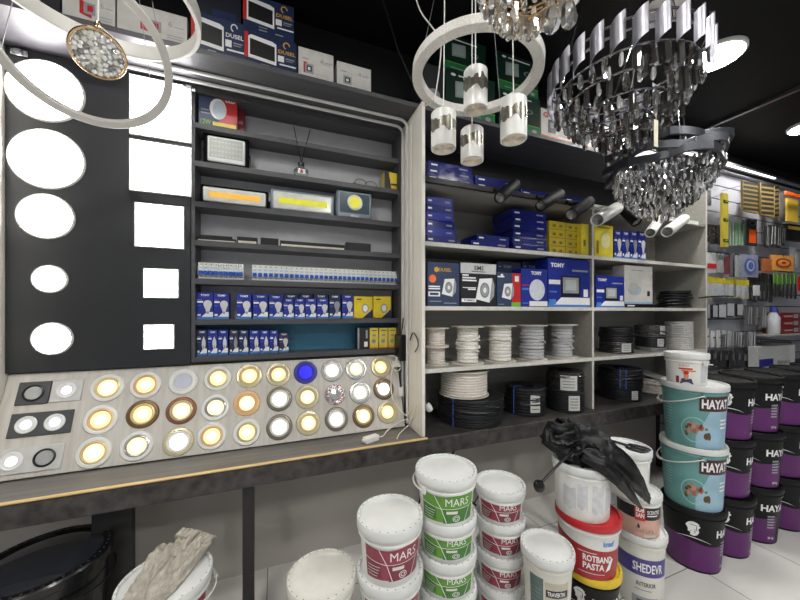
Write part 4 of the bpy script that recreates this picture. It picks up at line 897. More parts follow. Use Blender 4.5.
# plug hanging on black lead right of the panel
q = pY(429, 408, FR - 0.02)
t = thing('plug', 'white mains plug hanging from a black lead beside the cable coils', 'plug', q)
MB().lathe([(0.006, 0.045), (0.014, 0.035), (0.020, 0.0), (0.020, -0.012), (0.0001, -0.013)], white, 20, RX(0.5) @ RY(-0.5)).build('body', t)
b = MB()
for s_ in (-1, 1): b.tube([(0.008 * s_, 0, -0.012), (0.008 * s_, 0, -0.032)], 0.0025, steel, 6, False, RX(0.5) @ RY(-0.5))
b.build('pins', t)
MB().tube([(-0.02, 0.01, 0.04), (-0.025, 0.01, 0.1), (-0.022, 0.015, 0.2), (-0.02, 0.02, 0.3)], 0.004, black).build('lead', t)
q = pY(403, 300, 1.9)
cable('cable', [(AX1 - 0.012, 1.80, TOPZ - 0.1), (AX1 - 0.013, 1.81, TOPZ - .5), (AX1 - 0.011, 1.80, TOPZ - .9), (AX1 - 0.012, 1.82, TOPZ - 1.3), (AX1 - 0.012, 1.84, TOPZ - 1.5)], 0.004, wire, 'white wire running straight down the pale panel beside the strip lights')
# ------------------------------------------------------------------ paint buckets
wlid = M('white lid', (214, 215, 214), 0.4, var=0.05, scale=14); wbody = M('white bucket', (220, 220, 217), 0.35, var=0.03)
cream = M('cream bucket', (212, 210, 202), 0.4, var=0.04)
class Cyl:
    """prints on a tapered bucket wall; angle 0 faces the viewer's side, positive angles to the right"""
    def __init__(s, rb, rt, h): s.rb, s.rt, s.h = rb, rt, h; s.m = MB()
    def p(s, a, z, off): r = s.rb + (s.rt - s.rb) * z / s.h + off; return (r * sin(a), -r * cos(a), z)
    def rect(s, a0, a1, z0, z1, mat, off=0.001):
        n = max(2, int(abs(a1 - a0) / 0.12) + 1)
        vs = [s.p(a0 + (a1 - a0) * i / n, z, off) for i in range(n + 1) for z in (z0, z1)]
        s.m.add(vs, [(2 * i, 2 * i + 2, 2 * i + 3, 2 * i + 1) for i in range(n)], mat)
    def strip(s, a0, a1, lo, hi, mat, off=0.001, n=20):
        vs = []
        for i in range(n + 1):
            u = i / n; a = a0 + (a1 - a0) * u; vs += [s.p(a, lo(u), off), s.p(a, hi(u), off)]
        s.m.add(vs, [(2 * i, 2 * i + 2, 2 * i + 3, 2 * i + 1) for i in range(n)], mat)
    def fan(s, pts, mat, off=0.0015):   # star shaped outline around its middle
        ca = sum(p[0] for p in pts) / len(pts); cz = sum(p[1] for p in pts) / len(pts); n = len(pts)
        vs = [s.p(ca, cz, off)] + [s.p(a, z, off) for a, z in pts]
        s.m.add(vs, [(0, 1 + i, 1 + (i + 1) % n) for i in range(n)], mat)
    def ell(s, a, z, ra, rz, mat, off=0.0015, n=20): s.fan([(a + ra * cos(2 * pi * i / n), z + rz * sin(2 * pi * i / n)) for i in range(n)], mat, off)
    def ring(s, a, z, ra, rz, w, mat, off=0.0015, n=22):
        vs = []
        for i in range(n):
            t_ = 2 * pi * i / n
            for q in (1, w): vs.append(s.p(a + ra * q * cos(t_), z + rz * q * sin(t_), off))
        s.m.add(vs, [(2 * i, (2 * i + 2) % (2 * n), (2 * i + 3) % (2 * n), 2 * i + 1) for i in range(n)], mat)
    def line(s, a0, z0, a1, z1, w, mat, off=0.0015):
        L = sqrt(((a1 - a0) * s.rt) ** 2 + (z1 - z0) ** 2); na = -(z1 - z0) / L * w / s.rt / 2; nz = (a1 - a0) * s.rt / L * w / 2; n = 6; vs = []
        for i in range(n + 1):
            u = i / n; a = a0 + (a1 - a0) * u; z = z0 + (z1 - z0) * u; vs += [s.p(a - na, z - nz, off), s.p(a + na, z + nz, off)]
        s.m.add(vs, [(2 * i, 2 * i + 2, 2 * i + 3, 2 * i + 1) for i in range(n)], mat)
    def text(s, t, a, z, H, mat, wid=None, off=0.002, bold=0.02, align=0.5):
        vs, ps, asp = text_geo(t, bold); w = (wid if wid else H * asp / s.rt)
        s.m.add([s.p(a + (u - align) * w, z + (v - 0.5) * H, off) for u, v in vs], ps, mat)
def face(P): return atan2(-P[0], P[1])      # turns local -y towards the viewer's spot
def bucket(P, D, h, body, lid, label, deco=None, name='paint_bucket', handle=None, group=None, rz=None, open_=False, flat=0.10, rbf=0.40, hook=False):
    t = thing(name, label, 'bucket', P, face(P) if rz is None else rz, group)
    R = D / 2; rb = D * rbf; rt = R - 0.009; hb = h - 0.012
    MB().lathe([(0.0001, 0.003), (rb - 0.02, 0.003), (rb - 0.012, 0.0), (rb - 0.002, 0.002), (rb, 0.008)] + [(rb + (rt - rb) * z / hb, z) for z in (hb * .3, hb * .6, hb - 0.045)] + [(rt + 0.004, hb - 0.043), (rt + 0.004, hb - 0.036), (rt, hb - 0.034), (rt, hb)], body, 48).build('body', t)
    lm_ = MB(); lm_.lathe([(rt - 0.001, h - 0.034), (R - 0.002, h - 0.035), (R, h - 0.032), (R, h - 0.006), (R - 0.003, h), (R - 0.011, h), (R - 0.014, h - 0.009), (R * 0.72, h - 0.0095), (R * 0.70, h - 0.008), (0.0001, h - 0.008)], lid, 56)
    for k in range(26): q = 2 * pi * k / 26; lm_.box(R - 0.0105, R - 0.0065, -0.0022, 0.0022, h - 0.0002, h + 0.0003, M('lid tick', (120, 118, 112), 0.6), RZ(q))
    lm_.build('lid', t)
    if deco:
        c = Cyl(rb, rt, hb); deco(c, h); c.m.build('label_print', t)
    if handle is not None:
        side, mat, drop = handle       # wire bow hanging on one side; side = angle of its middle
        X = RZ(side); hm = MB(); zl = h - 0.055
        pts = [((R + 0.006) * cos(a), -(R + 0.012) * sin(a), zl - drop * sin(a)) for a in [pi * i / 24 for i in range(25)]]
        hm.tube(pts, 0.0035, mat, 8, False, X)
        hm.tube([pts[i] for i in range(10, 15)], 0.0075, mat, 8, False, X)
        ho = hm.build('handle', t)
        lg = MB()
        for s_ in (-1, 1): lg.box(s_ * (R + 0.001) - 0.006, s_ * (R + 0.001) + 0.006, -0.01, 0.01, zl - 0.012, zl + 0.012, body, X, c=0.003)
        lg.build('handle_lugs', t)
    return t
def at(cx, cy, z): r = (cx - 400) / FPX; v = fw * z + rt * (r * z); return Vector((v.x, v.y, 0.0))
# --- label designs
def mars(main, dark_, sh=0.0):
    mm = M('label ' + main[0], main[1], 0.4, var=0.06); md = M('label dark ' + main[0], dark_, 0.4)
    def d(c, h):
        z0, z1 = h * 0.12, h * 0.70
        c.strip(-0.95, 1.15, lambda u: z0 + 0.02 * h * sin(3 * u), lambda u: z1 - 0.03 * h * sin(5 * u), mm)
        c.strip(-0.95, -0.35, lambda u: z0 + 0.01, lambda u: z0 + h * (0.32 + 0.03 * u), md, 0.0013)
        c.strip(-0.1, 1.1, lambda u: z0 + h * 0.04 * u, lambda u: z0 + h * 0.3, md, 0.0013)
        c.text('MARS', 0.42, z1 - h * 0.14, h * 0.155, wprint, bold=0.0, off=0.0022)
        c.line(-0.42, z1 - h * 0.01, -0.16, z0 + h * 0.3, 0.003, wprint, 0.002); c.line(-0.16, z0 + h * 0.3, 0.02, z0 + h * 0.01, 0.003, wprint, 0.002); c.line(-0.95, z0 + h * .36, -0.16, z0 + h * 0.3, 0.0025, wprint, 0.002); c.line(0.92, z0 + h * 0.3, 0.72, z0 + h * 0.02, 0.003, wprint, 0.002); c.line(-0.16, z0 + h * .3, 1.1, z0 + h * .31, 0.002, wprint, 0.002)
        c.rect(0.02, 0.42, z0 + h * 0.2, z0 + h * 0.26, M('label grey', (212, 212, 200), 0.4), 0.002); c.ring(0.38, z0 + h * 0.105, 0.14, h * 0.065, 0.82, wprint, 0.002); c.ring(0.38, z0 + h * 0.105, 0.08, h * 0.035, 0.7, wprint, 0.002)
        for k in range(4): c.rect(-0.86, -0.5 + 0.04 * k, z0 + h * (0.07 + 0.055 * k), z0 + h * (0.08 + 0.055 * k), wprint, 0.002)
    return d
mgreen = mars(('green', (92, 150, 44)), (58, 116, 40)); mred = mars(('maroon', (146, 52, 72)), (120, 40, 58))
hd = M('white handle', (214, 212, 206), 0.35)
def stack(P, n, D, p, body, lid, deco, labels, group, **kw):
    o = None
    for k in range(n):
        Q = Vector((P.x, P.y, 0.0004 + k * p))
        if o is None: o = bucket(Q, D, p + 0.0085, body, lid, labels(k), deco, group=group, **kw)
        else: dup(o, Q, face(P) + random.uniform(-0.06, 0.06), labels(k), group)
def nth_top(n): return lambda k: ['topmost', 'second from the top', 'third from the top', 'fourth from the top', 'fifth from the top'][n - 1 - k]
P = at(390, 514, 1.243); f = nth_top(4)
stack(P, 4, 0.255, 0.2, wbody, wlid, mred, lambda k: 'large maroon label bucket, %s in the stack left of the green ones' % f(k), 'large maroon label buckets')
P = at(447, 461, 1.36); g5 = nth_top(5)
stack(P, 5, 0.245, 0.148, wbody, wlid, mgreen, lambda k: 'green label bucket under the taller top one, %s of those five' % g5(k), 'green label buckets', rbf=0.42)
bucket(Vector((P.x - 0.012, P.y - 0.012, 5 * 0.148 + 0.0004)), 0.255, 0.194, wbody, wlid, 'taller white bucket with green label on top of the green stack', mgreen, handle=(-2.3, hd, 0.0))
P = at(500, 483, 1.56)
stack(P, 5, 0.234, 0.1503, wbody, wlid, mred, lambda k: 'small maroon label bucket, %s right of the green stack' % g5(k), 'small maroon label buckets')
P = at(322, 576, 1.2); f3 = nth_top(3)
stack(P, 3, 0.253, 0.2, cream, cream, None, lambda k: 'plain off white bucket, %s in its stack right of the gloves' % f3(k), 'plain off white buckets')
P = at(166, 578, 1.186)
stack(P, 3, 0.3, 0.2, wbody, wlid, mred, lambda k: 'white bucket, %s in the stack that carries the grey gloves' % f3(k), 'buckets under the gloves', handle=(1.9, hd, 0.03))
GLOVE_P = Vector((P.x, P.y, 0.6085))
# black tub with a clear shiny lid at the far left
P = at(43, 570, 1.24); t = thing('plastic_tub', 'big black plastic tub with a shiny clear lid at the far left', 'tub', Vector((P.x, P.y, 0.0004)), face(P))
gblack = M('glossy black plastic', (16, 16, 18), 0.22)
MB().lathe([(0.0001, 0), (0.165, 0), (0.17, 0.01), (0.192, 0.5900), (0.2, 0.5900), (0.2, 0.6050), (0.188, 0.6050), (0.165, 0.03), (0.0001, 0.03)], gblack, 56).build('body', t)
lm = MB(); lm.lathe([(0.201, 0.5950), (0.206, 0.6000), (0.206, 0.6250), (0.2, 0.6320), (0.178, 0.6320), (0.172, 0.6240)], gblack, 64)
lm.build('lid_rim', t)
dots = MB()
for i in range(48): a = 2 * pi * i / 48; dots.box(0.19 * cos(a) - 0.0025, 0.19 * cos(a) + 0.0025, 0.19 * sin(a) - 0.0025, 0.19 * sin(a) + 0.0025, 0.6320, 0.6328, M('rim notch', (70, 70, 74), 0.3))
dots.build('rim_notches', t)
MB().lathe([(0.172, 0.6240), (0.13, 0.6330), (0.06, 0.6390), (0.0001, 0.6400)], M('clear smoked lid', (36, 38, 44), 0.08, coat=0.8), 48).build('lid', t)['label'] = 'shiny smoky clear lid'
hm = MB(); hm.tube([(0.2 * cos(a) * 1.04, -0.2 * sin(a) * 1.06, 0.5700 - 0.05 * sin(a)) for a in [pi * i / 20 for i in range(21)]], 0.004, black, 8, False, RZ(1.2)); hm.build('handle', t)
# grey label buckets
def greylab(c, h):
    z0, z1 = h * 0.15, h * 0.72
    c.rect(-0.75, -0.15, z0, z1, M('grey green label', (86, 108, 106), 0.45), 0.001); c.rect(-0.1, 0.95, z0, z1 - h * 0.03, M('pale beige label', (188, 182, 166), 0.45), 0.001)
    c.rect(-0.05, 0.9, z0 + h * 0.34, z0 + h * 0.44, bprint, 0.0015); c.text('TRAVERTIN', 0.38, z0 + h * 0.39, h * 0.06, wprint, 0.75); c.rect(-0.66, -0.52, z0 + 0.01, z0 + h * 0.1, wprint, 0.0016); c.rect(-0.46, -0.25, z0 + 0.01, z0 + h * 0.06, wprint, 0.0016)
    for k in range(5): c.rect(-0.68, -0.24, z0 + h * (0.16 + 0.06 * k), z0 + h * (0.165 + 0.06 * k), gprint, 0.0016)
    for k in range(3): c.ell(0.2 + 0.22 * k, z0 + h * 0.17, 0.1, h * 0.1, M('taupe print', (138, 122, 100), 0.5), 0.0018)
P = at(547, 539, 1.38); f2 = nth_top(2)
stack(P, 2, 0.215, 0.288, cream, wlid, greylab, lambda k: 'white bucket with grey and beige label, %s of that pair' % ['lower', 'upper'][k], 'grey label buckets')
# hayat emblem: a lion's head in profile above a thin arc, and the printed side
def hayat(c, h, field, za, zb, txt_a=0.95, emb_a=0.0, s=1.0, side=True):
    c.strip(-1.35, 1.5, lambda u: za, lambda u: zb + 0.035 * h * sin(7 * u) - 0.05 * h * abs(u - 0.5), field, 0.001, 30)
    hx = [(-.5, .1), (-.62, .3), (-.5, .55), (-.3, .82), (0, .95), (.3, .88), (.5, .7), (.48, .5), (.62, .36), (.5, .22), (.42, .0), (.5, -.35), (.35, -.75), (.1, -.95), (-.25, -.9), (-.2, -.6), (-.45, -.45), (-.4, -.2)]
    ea, ez, er = emb_a, h * 0.70, h * 0.12 * s
    c.fan([(ea + x * er * 1.25 / c.rt, ez + z * er) for x, z in hx], wprint, 0.0018)
    for x, z, a_, b_ in ((.02, .5, .34, .035), (.3, .1, .035, .36), (.16, -.3, .03, .34), (-.2, -.38, .12, .03)): c.ell(ea + x * er * 1.25 / c.rt, ez + z * er, a_ * er * 1.2 / c.rt, b_ * er, bprint, 0.0024, 10)
    c.strip(ea - 0.62 * s, ea + 0.62 * s, lambda u: ez - er * 1.25 - 0.09 * h * (2 * u - 1) ** 2 * 0.6, lambda u: ez - er * 1.25 - 0.09 * h * (2 * u - 1) ** 2 * 0.6 + 0.012 * h * (1 - (2 * u - 1) ** 2), wprint, 0.0018)
    c.text('HAYAT', txt_a, h * 0.66, h * 0.12, wprint, off=0.002, bold=0.035, align=0.12)
    if side:
        for k in range(5): c.rect(txt_a + 0.1, txt_a + 0.42 - 0.03 * (k % 2), h * (0.50 - 0.05 * k), h * (0.525 - 0.05 * k), gprint, 0.0018)
        c.text('25 kg', txt_a + 0.15, h * 0.12, h * 0.05, wprint, off=0.002, align=0.0)
purple = M('purple print', (88, 26, 96), 0.4, var=0.1, scale=8); hblack = M('black bucket', (14, 13, 16), 0.45, spec=0.25)
def hayat_purple(c, h): hayat(c, h, purple, h * 0.04, h * 0.5)
def hayat_yellow(c, h): hayat(c, h, M('ochre print', (190, 160, 60), 0.4), h * 0.04, h * 0.42, 0.25, -0.35, 0.9, False)
# stack with the red lidded bucket
P = at(588, 460, 1.6)
ylid = M('yellow lid', (214, 182, 40), 0.4)
bucket(Vector((P.x + 0.012, P.y, 0.0004)), 0.27, 0.345, hblack, ylid, 'black bucket with yellow lid under the red one', hayat_yellow)
def rotband(c, h):
    c.strip(-1.5, 1.5, lambda u: h * 0.02, lambda u: h * (0.70 - 0.16 * u - 0.05 * sin(3 * u)), M('deep red print', (160, 34, 42), 0.4), 0.001, 24)
    c.text('ROTBAND', 0.06, h * 0.40, h * 0.115, wprint, off=0.002, bold=0.03, align=0.2, wid=1.0); c.text('PASTA', 0.05, h * 0.26, h * 0.115, wprint, off=0.002, bold=0.03, align=0.2 * 1.35, wid=0.72)
    c.text('knauf', 0.72, h * 0.68, h * 0.1, lblue, off=0.002, bold=0.03, wid=0.42); c.rect(-0.3, 0.3, h * 0.49, h * 0.5, wprint, 0.002); c.rect(-0.3, 0.6, h * 0.13, h * 0.138, wprint, 0.002); c.fan([(0.62, h * .18), (0.8, h * .22), (0.92, h * .4), (0.84, h * .42)], wprint, 0.002)
rlid = M('red lid', (184, 32, 38), 0.4)
bucket(Vector((P.x - 0.006, P.y, 0.338)), 0.29, 0.27, wbody, rlid, 'white and red plaster bucket with red lid', rotband, rbf=0.41)
def scuffed(c, h):
    for k, (a, z, w, hh) in enumerate([(-0.7, .3, .5, .3), (-0.15, .35, .35, .34), (0.35, .3, .45, .4), (0.9, .34, .4, .3)]): c.strip(a, a + w, lambda u: h * (z - 0.1 + 0.03 * sin(9 * u + k)), lambda u: h * (z + hh + 0.02 * sin(8 * u)), M('faded print', (196, 197, 200), 0.5, var=0.12, scale=40), 0.001)
bucket(Vector((P.x - 0.03, P.y + 0.01, 0.600)), 0.27, 0.255, wbody, wlid, 'white bucket with worn off print carrying the black umbrella', scuffed, rbf=0.43)
BAG_P = Vector((P.x - 0.004, P.y, 0.855))
# stack with scented paint
P = at(627, 447, 1.78)
def shed(c, h):
    c.rect(-1.0, 1.3, h * 0.47, h * 0.71, M('indigo print', (74, 62, 132), 0.4), 0.001); c.text('SHEDEVR', 0.02, h * 0.59, h * 0.125, wprint, off=0.002, bold=0.02, align=0.22, wid=1.25); c.text('INTERIOR', 0.2, h * 0.36, h * 0.06, M('dark grey print'), off=0.002, align=0.4, wid=0.8); c.rect(-0.3, 0.8, h * 0.02, h * 0.18, gprint, 0.001); c.rect(-0.1, 0.6, h * 0.1, h * 0.14, M('dark grey print'), 0.0015)
    c.rect(-0.2, 0.5, h * 0.27, h * 0.285, gprint, 0.0015)
bucket(Vector((P.x + 0.085, P.y - 0.01, 0.0004)), 0.252, 0.385, cream, wlid, 'white interior paint bucket with purple band under the pink one', shed, rbf=0.42)
def pinkd(c, h):
    c.rect(-1.2, 1.4, h * 0.02, h * 0.45, M('pink print', (208, 164, 150), 0.45), 0.001); c.rect(-1.2, 1.4, h * 0.45, h * 0.76, bprint, 0.001)
    c.rect(-0.12, 0.34, h * 0.42, h * 0.78, red, 0.0015); c.text('SOB', 0.11, h * 0.68, h * 0.11, wprint, 0.36, bold=0.03, off=0.0025); c.text('SAN', 0.11, h * 0.55, h * 0.11, wprint, 0.36, bold=0.03, off=0.0025); c.text('SCENTED', 0.42, h * 0.64, h * 0.09, wprint, 0.7, align=0.0, off=0.0025); c.rect(0.42, 0.98, h * 0.54, h * 0.57, wprint, 0.002)
    c.fan([(0.05, h * .36), (-0.02, h * .27), (0.05, h * .22), (0.12, h * .27)], bprint, 0.002); c.text('Sakura', 0.35, h * 0.2, h * 0.12, M('taupe print', (138, 122, 100), 0.5), 0.85, bold=0.0, off=0.002); c.rect(0.3, 0.9, h * 0.04, h * 0.1, M('label grey'), 0.002)
bucket(Vector((P.x + 0.07, P.y - 0.01, 0.378)), 0.222, 0.225, wbody, wlid, 'white bucket with pink and black label under the scissors bucket', pinkd, rbf=0.43)
bucket(Vector((P.x - 0.008, P.y, 0.596)), 0.235, 0.25, wbody, wlid, 'plain white bucket carrying the black scissors', None, rbf=0.42)
SCI_P = Vector((P.x, P.y, 0.846 - 0.008))
# --- row of purple and teal buckets along the worktop
lid_blk = M('black lid', (15, 15, 17), 0.5, spec=0.25)
def hayat_teal(c, h):
    zt_ = h * 0.86
    c.strip(-1.6, 1.7, lambda u: 0.006, lambda u: zt_, M('teal print', (100, 150, 148), 0.4, var=0.12, scale=9), 0.001, 30)
    c.strip(0.1, 1.7, lambda u: 0.006, lambda u: h * (0.2 + 0.5 * min(1, 3 * u)), M('sky blue print', (146, 178, 198), 0.4, var=0.12, scale=9), 0.0014)
    c.rect(0.2, 1.35, h * 0.61, h * 0.84, M('dark maroon plate', (64, 22, 30), 0.4), 0.0018); c.text('HAYAT', 0.27, h * 0.725, h * 0.145, wprint, bold=0.035, off=0.0026, align=0.0, wid=1.02)
    c.ring(0.05, h * 0.3, 0.42, h * 0.2, 0.93, M('ring print', (150, 200, 196), 0.4), 0.0018)
    rnd = random.Random(5)
    for i in range(26):
        a = rnd.uniform(-0.2, 0.55); z = h * (0.22 + 0.18 * rnd.random() - 0.1 * abs(a - .1)); c.ell(a, z, rnd.uniform(0.04, 0.1), h * rnd.uniform(0.02, 0.05), M(*rnd.choice([('coral print', (170, 92, 70), 0.45), ('khaki print', (120, 116, 60), 0.45), ('pink print 2', (186, 130, 120), 0.45), ('umber print', (84, 60, 40), 0.45)])), 0.0022 + i * 0.00004, 9)
    for k in range(3): c.rect(0.95, 1.3, h * (0.46 - 0.06 * k), h * (0.485 - 0.06 * k), wprint, 0.002)
    for k in range(7): c.rect(-1.0, -0.7, h * (0.62 - 0.05 * k), h * (0.63 - 0.05 * k), M('ring print'), 0.0018)
PY_ = 1.255; PIT = 0.358; ph = 0.376
hx = [2.46 + PIT * i for i in range(6)]; hx[0] = 2.485
prz = -0.75      # turned a little past the viewer
b0 = bucket(Vector((hx[0], PY_, 0.0004)), 0.325, ph + 0.0085, hblack, lid_blk, 'purple and black paint bucket on the floor under the two teal ones', hayat_purple, rz=face((hx[0], PY_)) + 0.02, group='purple paint buckets')
colw = ['first', 'second', 'third', 'fourth', 'fifth']
for i in range(1, 6):
    for k in range(3):
        dup(b0, Vector((hx[i], PY_ + 0.004 * ((i + k) % 3), 0.0004 + ph * k)), face((hx[i], PY_)) + [0.0, 0.12, -0.3, 0.05, 0.1, 0][i] * (1 if k else 0.6) + (0.25 if (i, k) == (2, 0) else 0) * -1, 'purple and black bucket, %s one in the %s stack right of the teal ones' % (['bottom', 'middle', 'top'][k], colw[i - 1]), 'purple paint buckets')
for i in range(3):
    for k in range(2):
        dup(b0, Vector((3.96 + PIT * i, PY_ + 0.36, 0.0004 + ph * k)), face((3.9 + PIT * i, PY_ + .3)), 'purple and black bucket, %s one of the %s stack in the back row' % (['bottom', 'middle', 'top'][k], colw[i]), 'purple paint buckets in the back row')
tb = bucket(Vector((hx[0], PY_, 0.0004 + ph)), 0.332, ph + 0.0085, M('teal bucket', (100, 148, 146), 0.4), wlid, 'white lidded teal paint bucket, lower of the two teal ones', hayat_teal, handle=(-1.25, hd, 0.08), group='teal paint buckets', rbf=0.415)
dup(tb, Vector((hx[0] + 0.004, PY_ - 0.004, 0.0004 + 2 * ph)), face((hx[0], PY_)) - 0.03, 'white lidded teal paint bucket, upper of the two teal ones', 'teal paint buckets')
def small_white(c, h):
    c.text('Super', -0.1, h * 0.62, h * 0.07, red, 0.5, bold=0.0); c.rect(-0.35, 0.3, h * 0.5, h * 0.55, red, 0.0015); c.rect(-0.2, 0.45, h * 0.44, h * 0.48, orange, 0.0015)
    c.ell(0.0, h * 0.3, 0.12, h * 0.12, M('peach print', (206, 140, 110), 0.45)); c.fan([(-0.3, h * .05), (0.35, h * .05), (0.25, h * .22), (-0.2, h * .22)], M('navy figure print', (50, 60, 100), 0.45), 0.0017); c.rect(-0.5, -0.34, h * 0.06, h * 0.28, M('maroon print', (130, 40, 50), 0.45), 0.0015); c.ell(0.0, h * 0.4, 0.13, h * 0.06, red, 0.0019)
    c.rect(0.75, 1.1, h * 0.1, h * 0.6, M('pale text print', (196, 200, 204), 0.4), 0.0015)
bucket(Vector((hx[0] - 0.045, PY_ + 0.01, 0.0004 + 3 * ph)), 0.225, 0.195, wbody, wlid, 'small white bucket with a colourful print standing on the teal ones', small_white, handle=(2.4, hd, 0.02), rbf=0.43)

# --- things lying on the buckets
def vnoise(x, y, z=0.0):
    return sin(1.7 * x + 2.3 * sin(0.9 * y + z)) * 0.5 + sin(2.9 * y + 1.3 * sin(1.4 * x - z)) * 0.3 + sin(5.1 * x - 3.7 * y + z) * 0.2
# grey cloth gloves: two limp gloves lying side by side, pleated along their length
from mathutils import noise as mn
gm = M('grey cloth', (172, 166, 154), 0.9, var=0.25, scale=50, bump=0.5)
def glove(label, P, rz, L, W, seed, bend):
    t = thing('work_glove', label, 'glove', P, rz, 'grey work gloves'); n = 60; k = 40; vs = []; m = MB()
    for i in range(n + 1):
        u = i / n; w = W / 2 * (0.95 + 0.22 * sin(2.6 * u + 0.6) + 0.1 * mn.noise((4 * u, seed, 0))); th = 0.030 + 0.02 * sin(pi * u)
        if u < 0.05 or u > 0.95: q = max(0.0, min(u, 1 - u) / 0.05); w *= 0.75 + 0.25 * q; th *= 0.4 + 0.6 * q
        for j in range(k):
            a = 2 * pi * j / k; x = cos(a); s_ = sin(a)
            rd = abs(mn.noise((5.0 * x + 0.5 * sin(4 * u), seed, 1.1 * u))) * 2.8 - 0.5 + 0.4 * mn.noise((9 * x, 9 * u, seed))
            z = th * max(0.0, s_) * (0.75 + 0.9 * rd) + (0.004 if s_ > 0 else 0) + 0.045 * u * u * (1 if s_ > -0.2 else 0.6) * bend
            vs.append((x * w * (1 + 0.25 * rd * (1 if s_ > 0 else 0)) + 0.02 * sin(3.5 * u + seed), u * L - L / 2 + 0.006 * mn.noise((6 * x, seed, 3)), max(0.0, z)))
    m.add(vs, [(i * k + j, i * k + (j + 1) % k, (i + 1) * k + (j + 1) % k, (i + 1) * k + j) for i in range(n) for j in range(k)] + [tuple(range(k))[::-1], tuple(n * k + j for j in range(k))], gm)
    m.build('palm', t, smooth=180)
    for q in range(4):
        x = (q - 1.5) * W * 0.22 + 0.02 * sin(3.5 + seed); z = 0.02 + 0.045 * bend
        MB().tube([(x, L / 2 - 0.03, z), (x * 1.1, L / 2 + 0.008, z + 0.004), (x * 1.15, L / 2 + 0.022 + 0.004 * (q % 2), z - 0.006)], [0.011, 0.0115, 0.006], gm, 10, flat=0.8).build('finger', t)
    return t
gv = GLOVE_P; gf = face(gv) - 0.85
glove('limp grey cloth glove on the white bucket lid, left of the two', gv + Vector((-0.02, 0.01, -0.006)), gf, 0.28, 0.085, 1.0, 1.0)
glove('limp grey cloth glove on the white bucket lid, right of the two', gv + Vector((0.035, 0.0, -0.006)), gf - 0.12, 0.26, 0.08, 7.4, 0.6)
# umbrella, half folded
ub = M('black umbrella cloth', (11, 11, 13), 0.42, var=0.3, scale=12, spec=0.35)
t = thing('umbrella', 'crumpled black umbrella lying half folded over the white buckets', 'umbrella', BAG_P, face(BAG_P))
inv = (Matrix.Translation(BAG_P) @ RZ(face(BAG_P))).inverted()
def ul(x, y, D): return inv @ pD(x, y, D)
def crumple(name, st, seed, n=90, k=64, amp=1.0):
    """cloth sleeve through stations (column, row, depth, half width, half thickness) with sharp crumples"""
    m = MB(); vs = []; N = len(st) - 1; ny = (-fw * 0.75 + up * 0.65).normalized(); R3 = inv.to_3x3()
    for i in range(n + 1):
        g = i / n * N; q = min(int(g), N - 1); f_ = g - q; f_ = f_ * f_ * (3 - 2 * f_)
        x, y, D, w, th = [st[q][e] + (st[q + 1][e] - st[q][e]) * (g - q if e < 3 else f_) for e in range(5)]
        q2 = min(max(q, 0), N - 1); d = (pD(*st[q2 + 1][:3]) - pD(*st[q2][:3])).normalized(); side = d.cross(ny).normalized(); nn = side.cross(d); c = pD(x, y, D)
        for j in range(k):
            a = 2 * pi * j / k; p = Vector((1.5 * cos(a), 1.5 * sin(a), 0.8 * g)); 
            r1 = 1 - abs(mn.noise(p * 0.95 + Vector((seed, 0, 0)))) * 2.2; r2 = 1 - abs(mn.noise(p * 2.3 + Vector((0, seed, 0)))) * 2.2
            o = amp * (0.34 * (r1 - .5) + 0.06 * (r2 - .5))
            v = c + side * (w * (1 + o) * cos(a)) + nn * (th * (1 + 1.5 * o) * sin(a)) + d * (0.012 * amp * mn.noise(p * 2 + Vector((7, seed, 3))))
            vs.append(tuple(inv @ v))
    m.add(vs, [(i * k + j, i * k + (j + 1) % k, (i + 1) * k + (j + 1) % k, (i + 1) * k + j) for i in range(n) for j in range(k)] + [tuple(range(k))[::-1], tuple(n * k + j for j in range(k))], ub)
    m.build(name, t, smooth=55)
crumple('canopy', [(549, 424, 1.60, 0.02, 0.02), (555, 434, 1.60, 0.075, 0.06), (568, 440, 1.60, 0.105, 0.075), (584, 446, 1.58, 0.10, 0.07), (600, 452, 1.56, 0.095, 0.06), (612, 458, 1.55, 0.06, 0.04)], 1.3)
crumple('canopy_fold', [(574, 445, 1.57, 0.05, 0.05), (596, 449, 1.54, 0.085, 0.038), (614, 458, 1.52, 0.075, 0.028), (629, 472, 1.53, 0.065, 0.024), (640, 486, 1.56, 0.048, 0.02), (647, 497, 1.60, 0.026, 0.014), (649, 503, 1.62, 0.006, 0.006)], 5.1, amp=0.7)
crumple('canopy_fold', [(582, 454, 1.51, 0.03, 0.03), (602, 463, 1.475, 0.045, 0.024), (618, 478, 1.48, 0.036, 0.018), (631, 495, 1.53, 0.024, 0.014), (641, 508, 1.58, 0.007, 0.007)], 9.7, amp=0.6)
MB().tube([ul(572, 452, 1.52), ul(560, 463, 1.46), ul(542, 482, 1.40)], 0.0055, black, 10).build('shaft', t)
kb = ul(539, 486, 1.395); MB().lathe([(0.0001, -0.024), (0.016, -0.02), (0.024, -0.006), (0.024, 0.006), (0.016, 0.02), (0.0001, 0.024)], gblack, 24, Matrix.Translation(kb)).build('handle_knob', t)
# scissors with long black handle on the white bucket
t = thing('scissors', 'black scissors with looped handles lying on the white lid', 'scissors', SCI_P + Vector((-0.005, -0.005, 0.0)), face(SCI_P) - 0.3)
m = MB(); m.tube([(-0.12, 0.012, 0.006), (-0.03, 0.006, 0.006), (0.012, 0.002, 0.006)], [0.005, 0.007, 0.008], black, 8)
m.build('blades', t)
for s_ in (-1, 1): MB().tube([(0.05 + 0.048 * cos(a), s_ * 0.022 + 0.02 * sin(a) + 0.002, 0.006) for a in [2 * pi * i / 24 for i in range(24)]], 0.0062, black, 8, True).build('handle_loop', t)
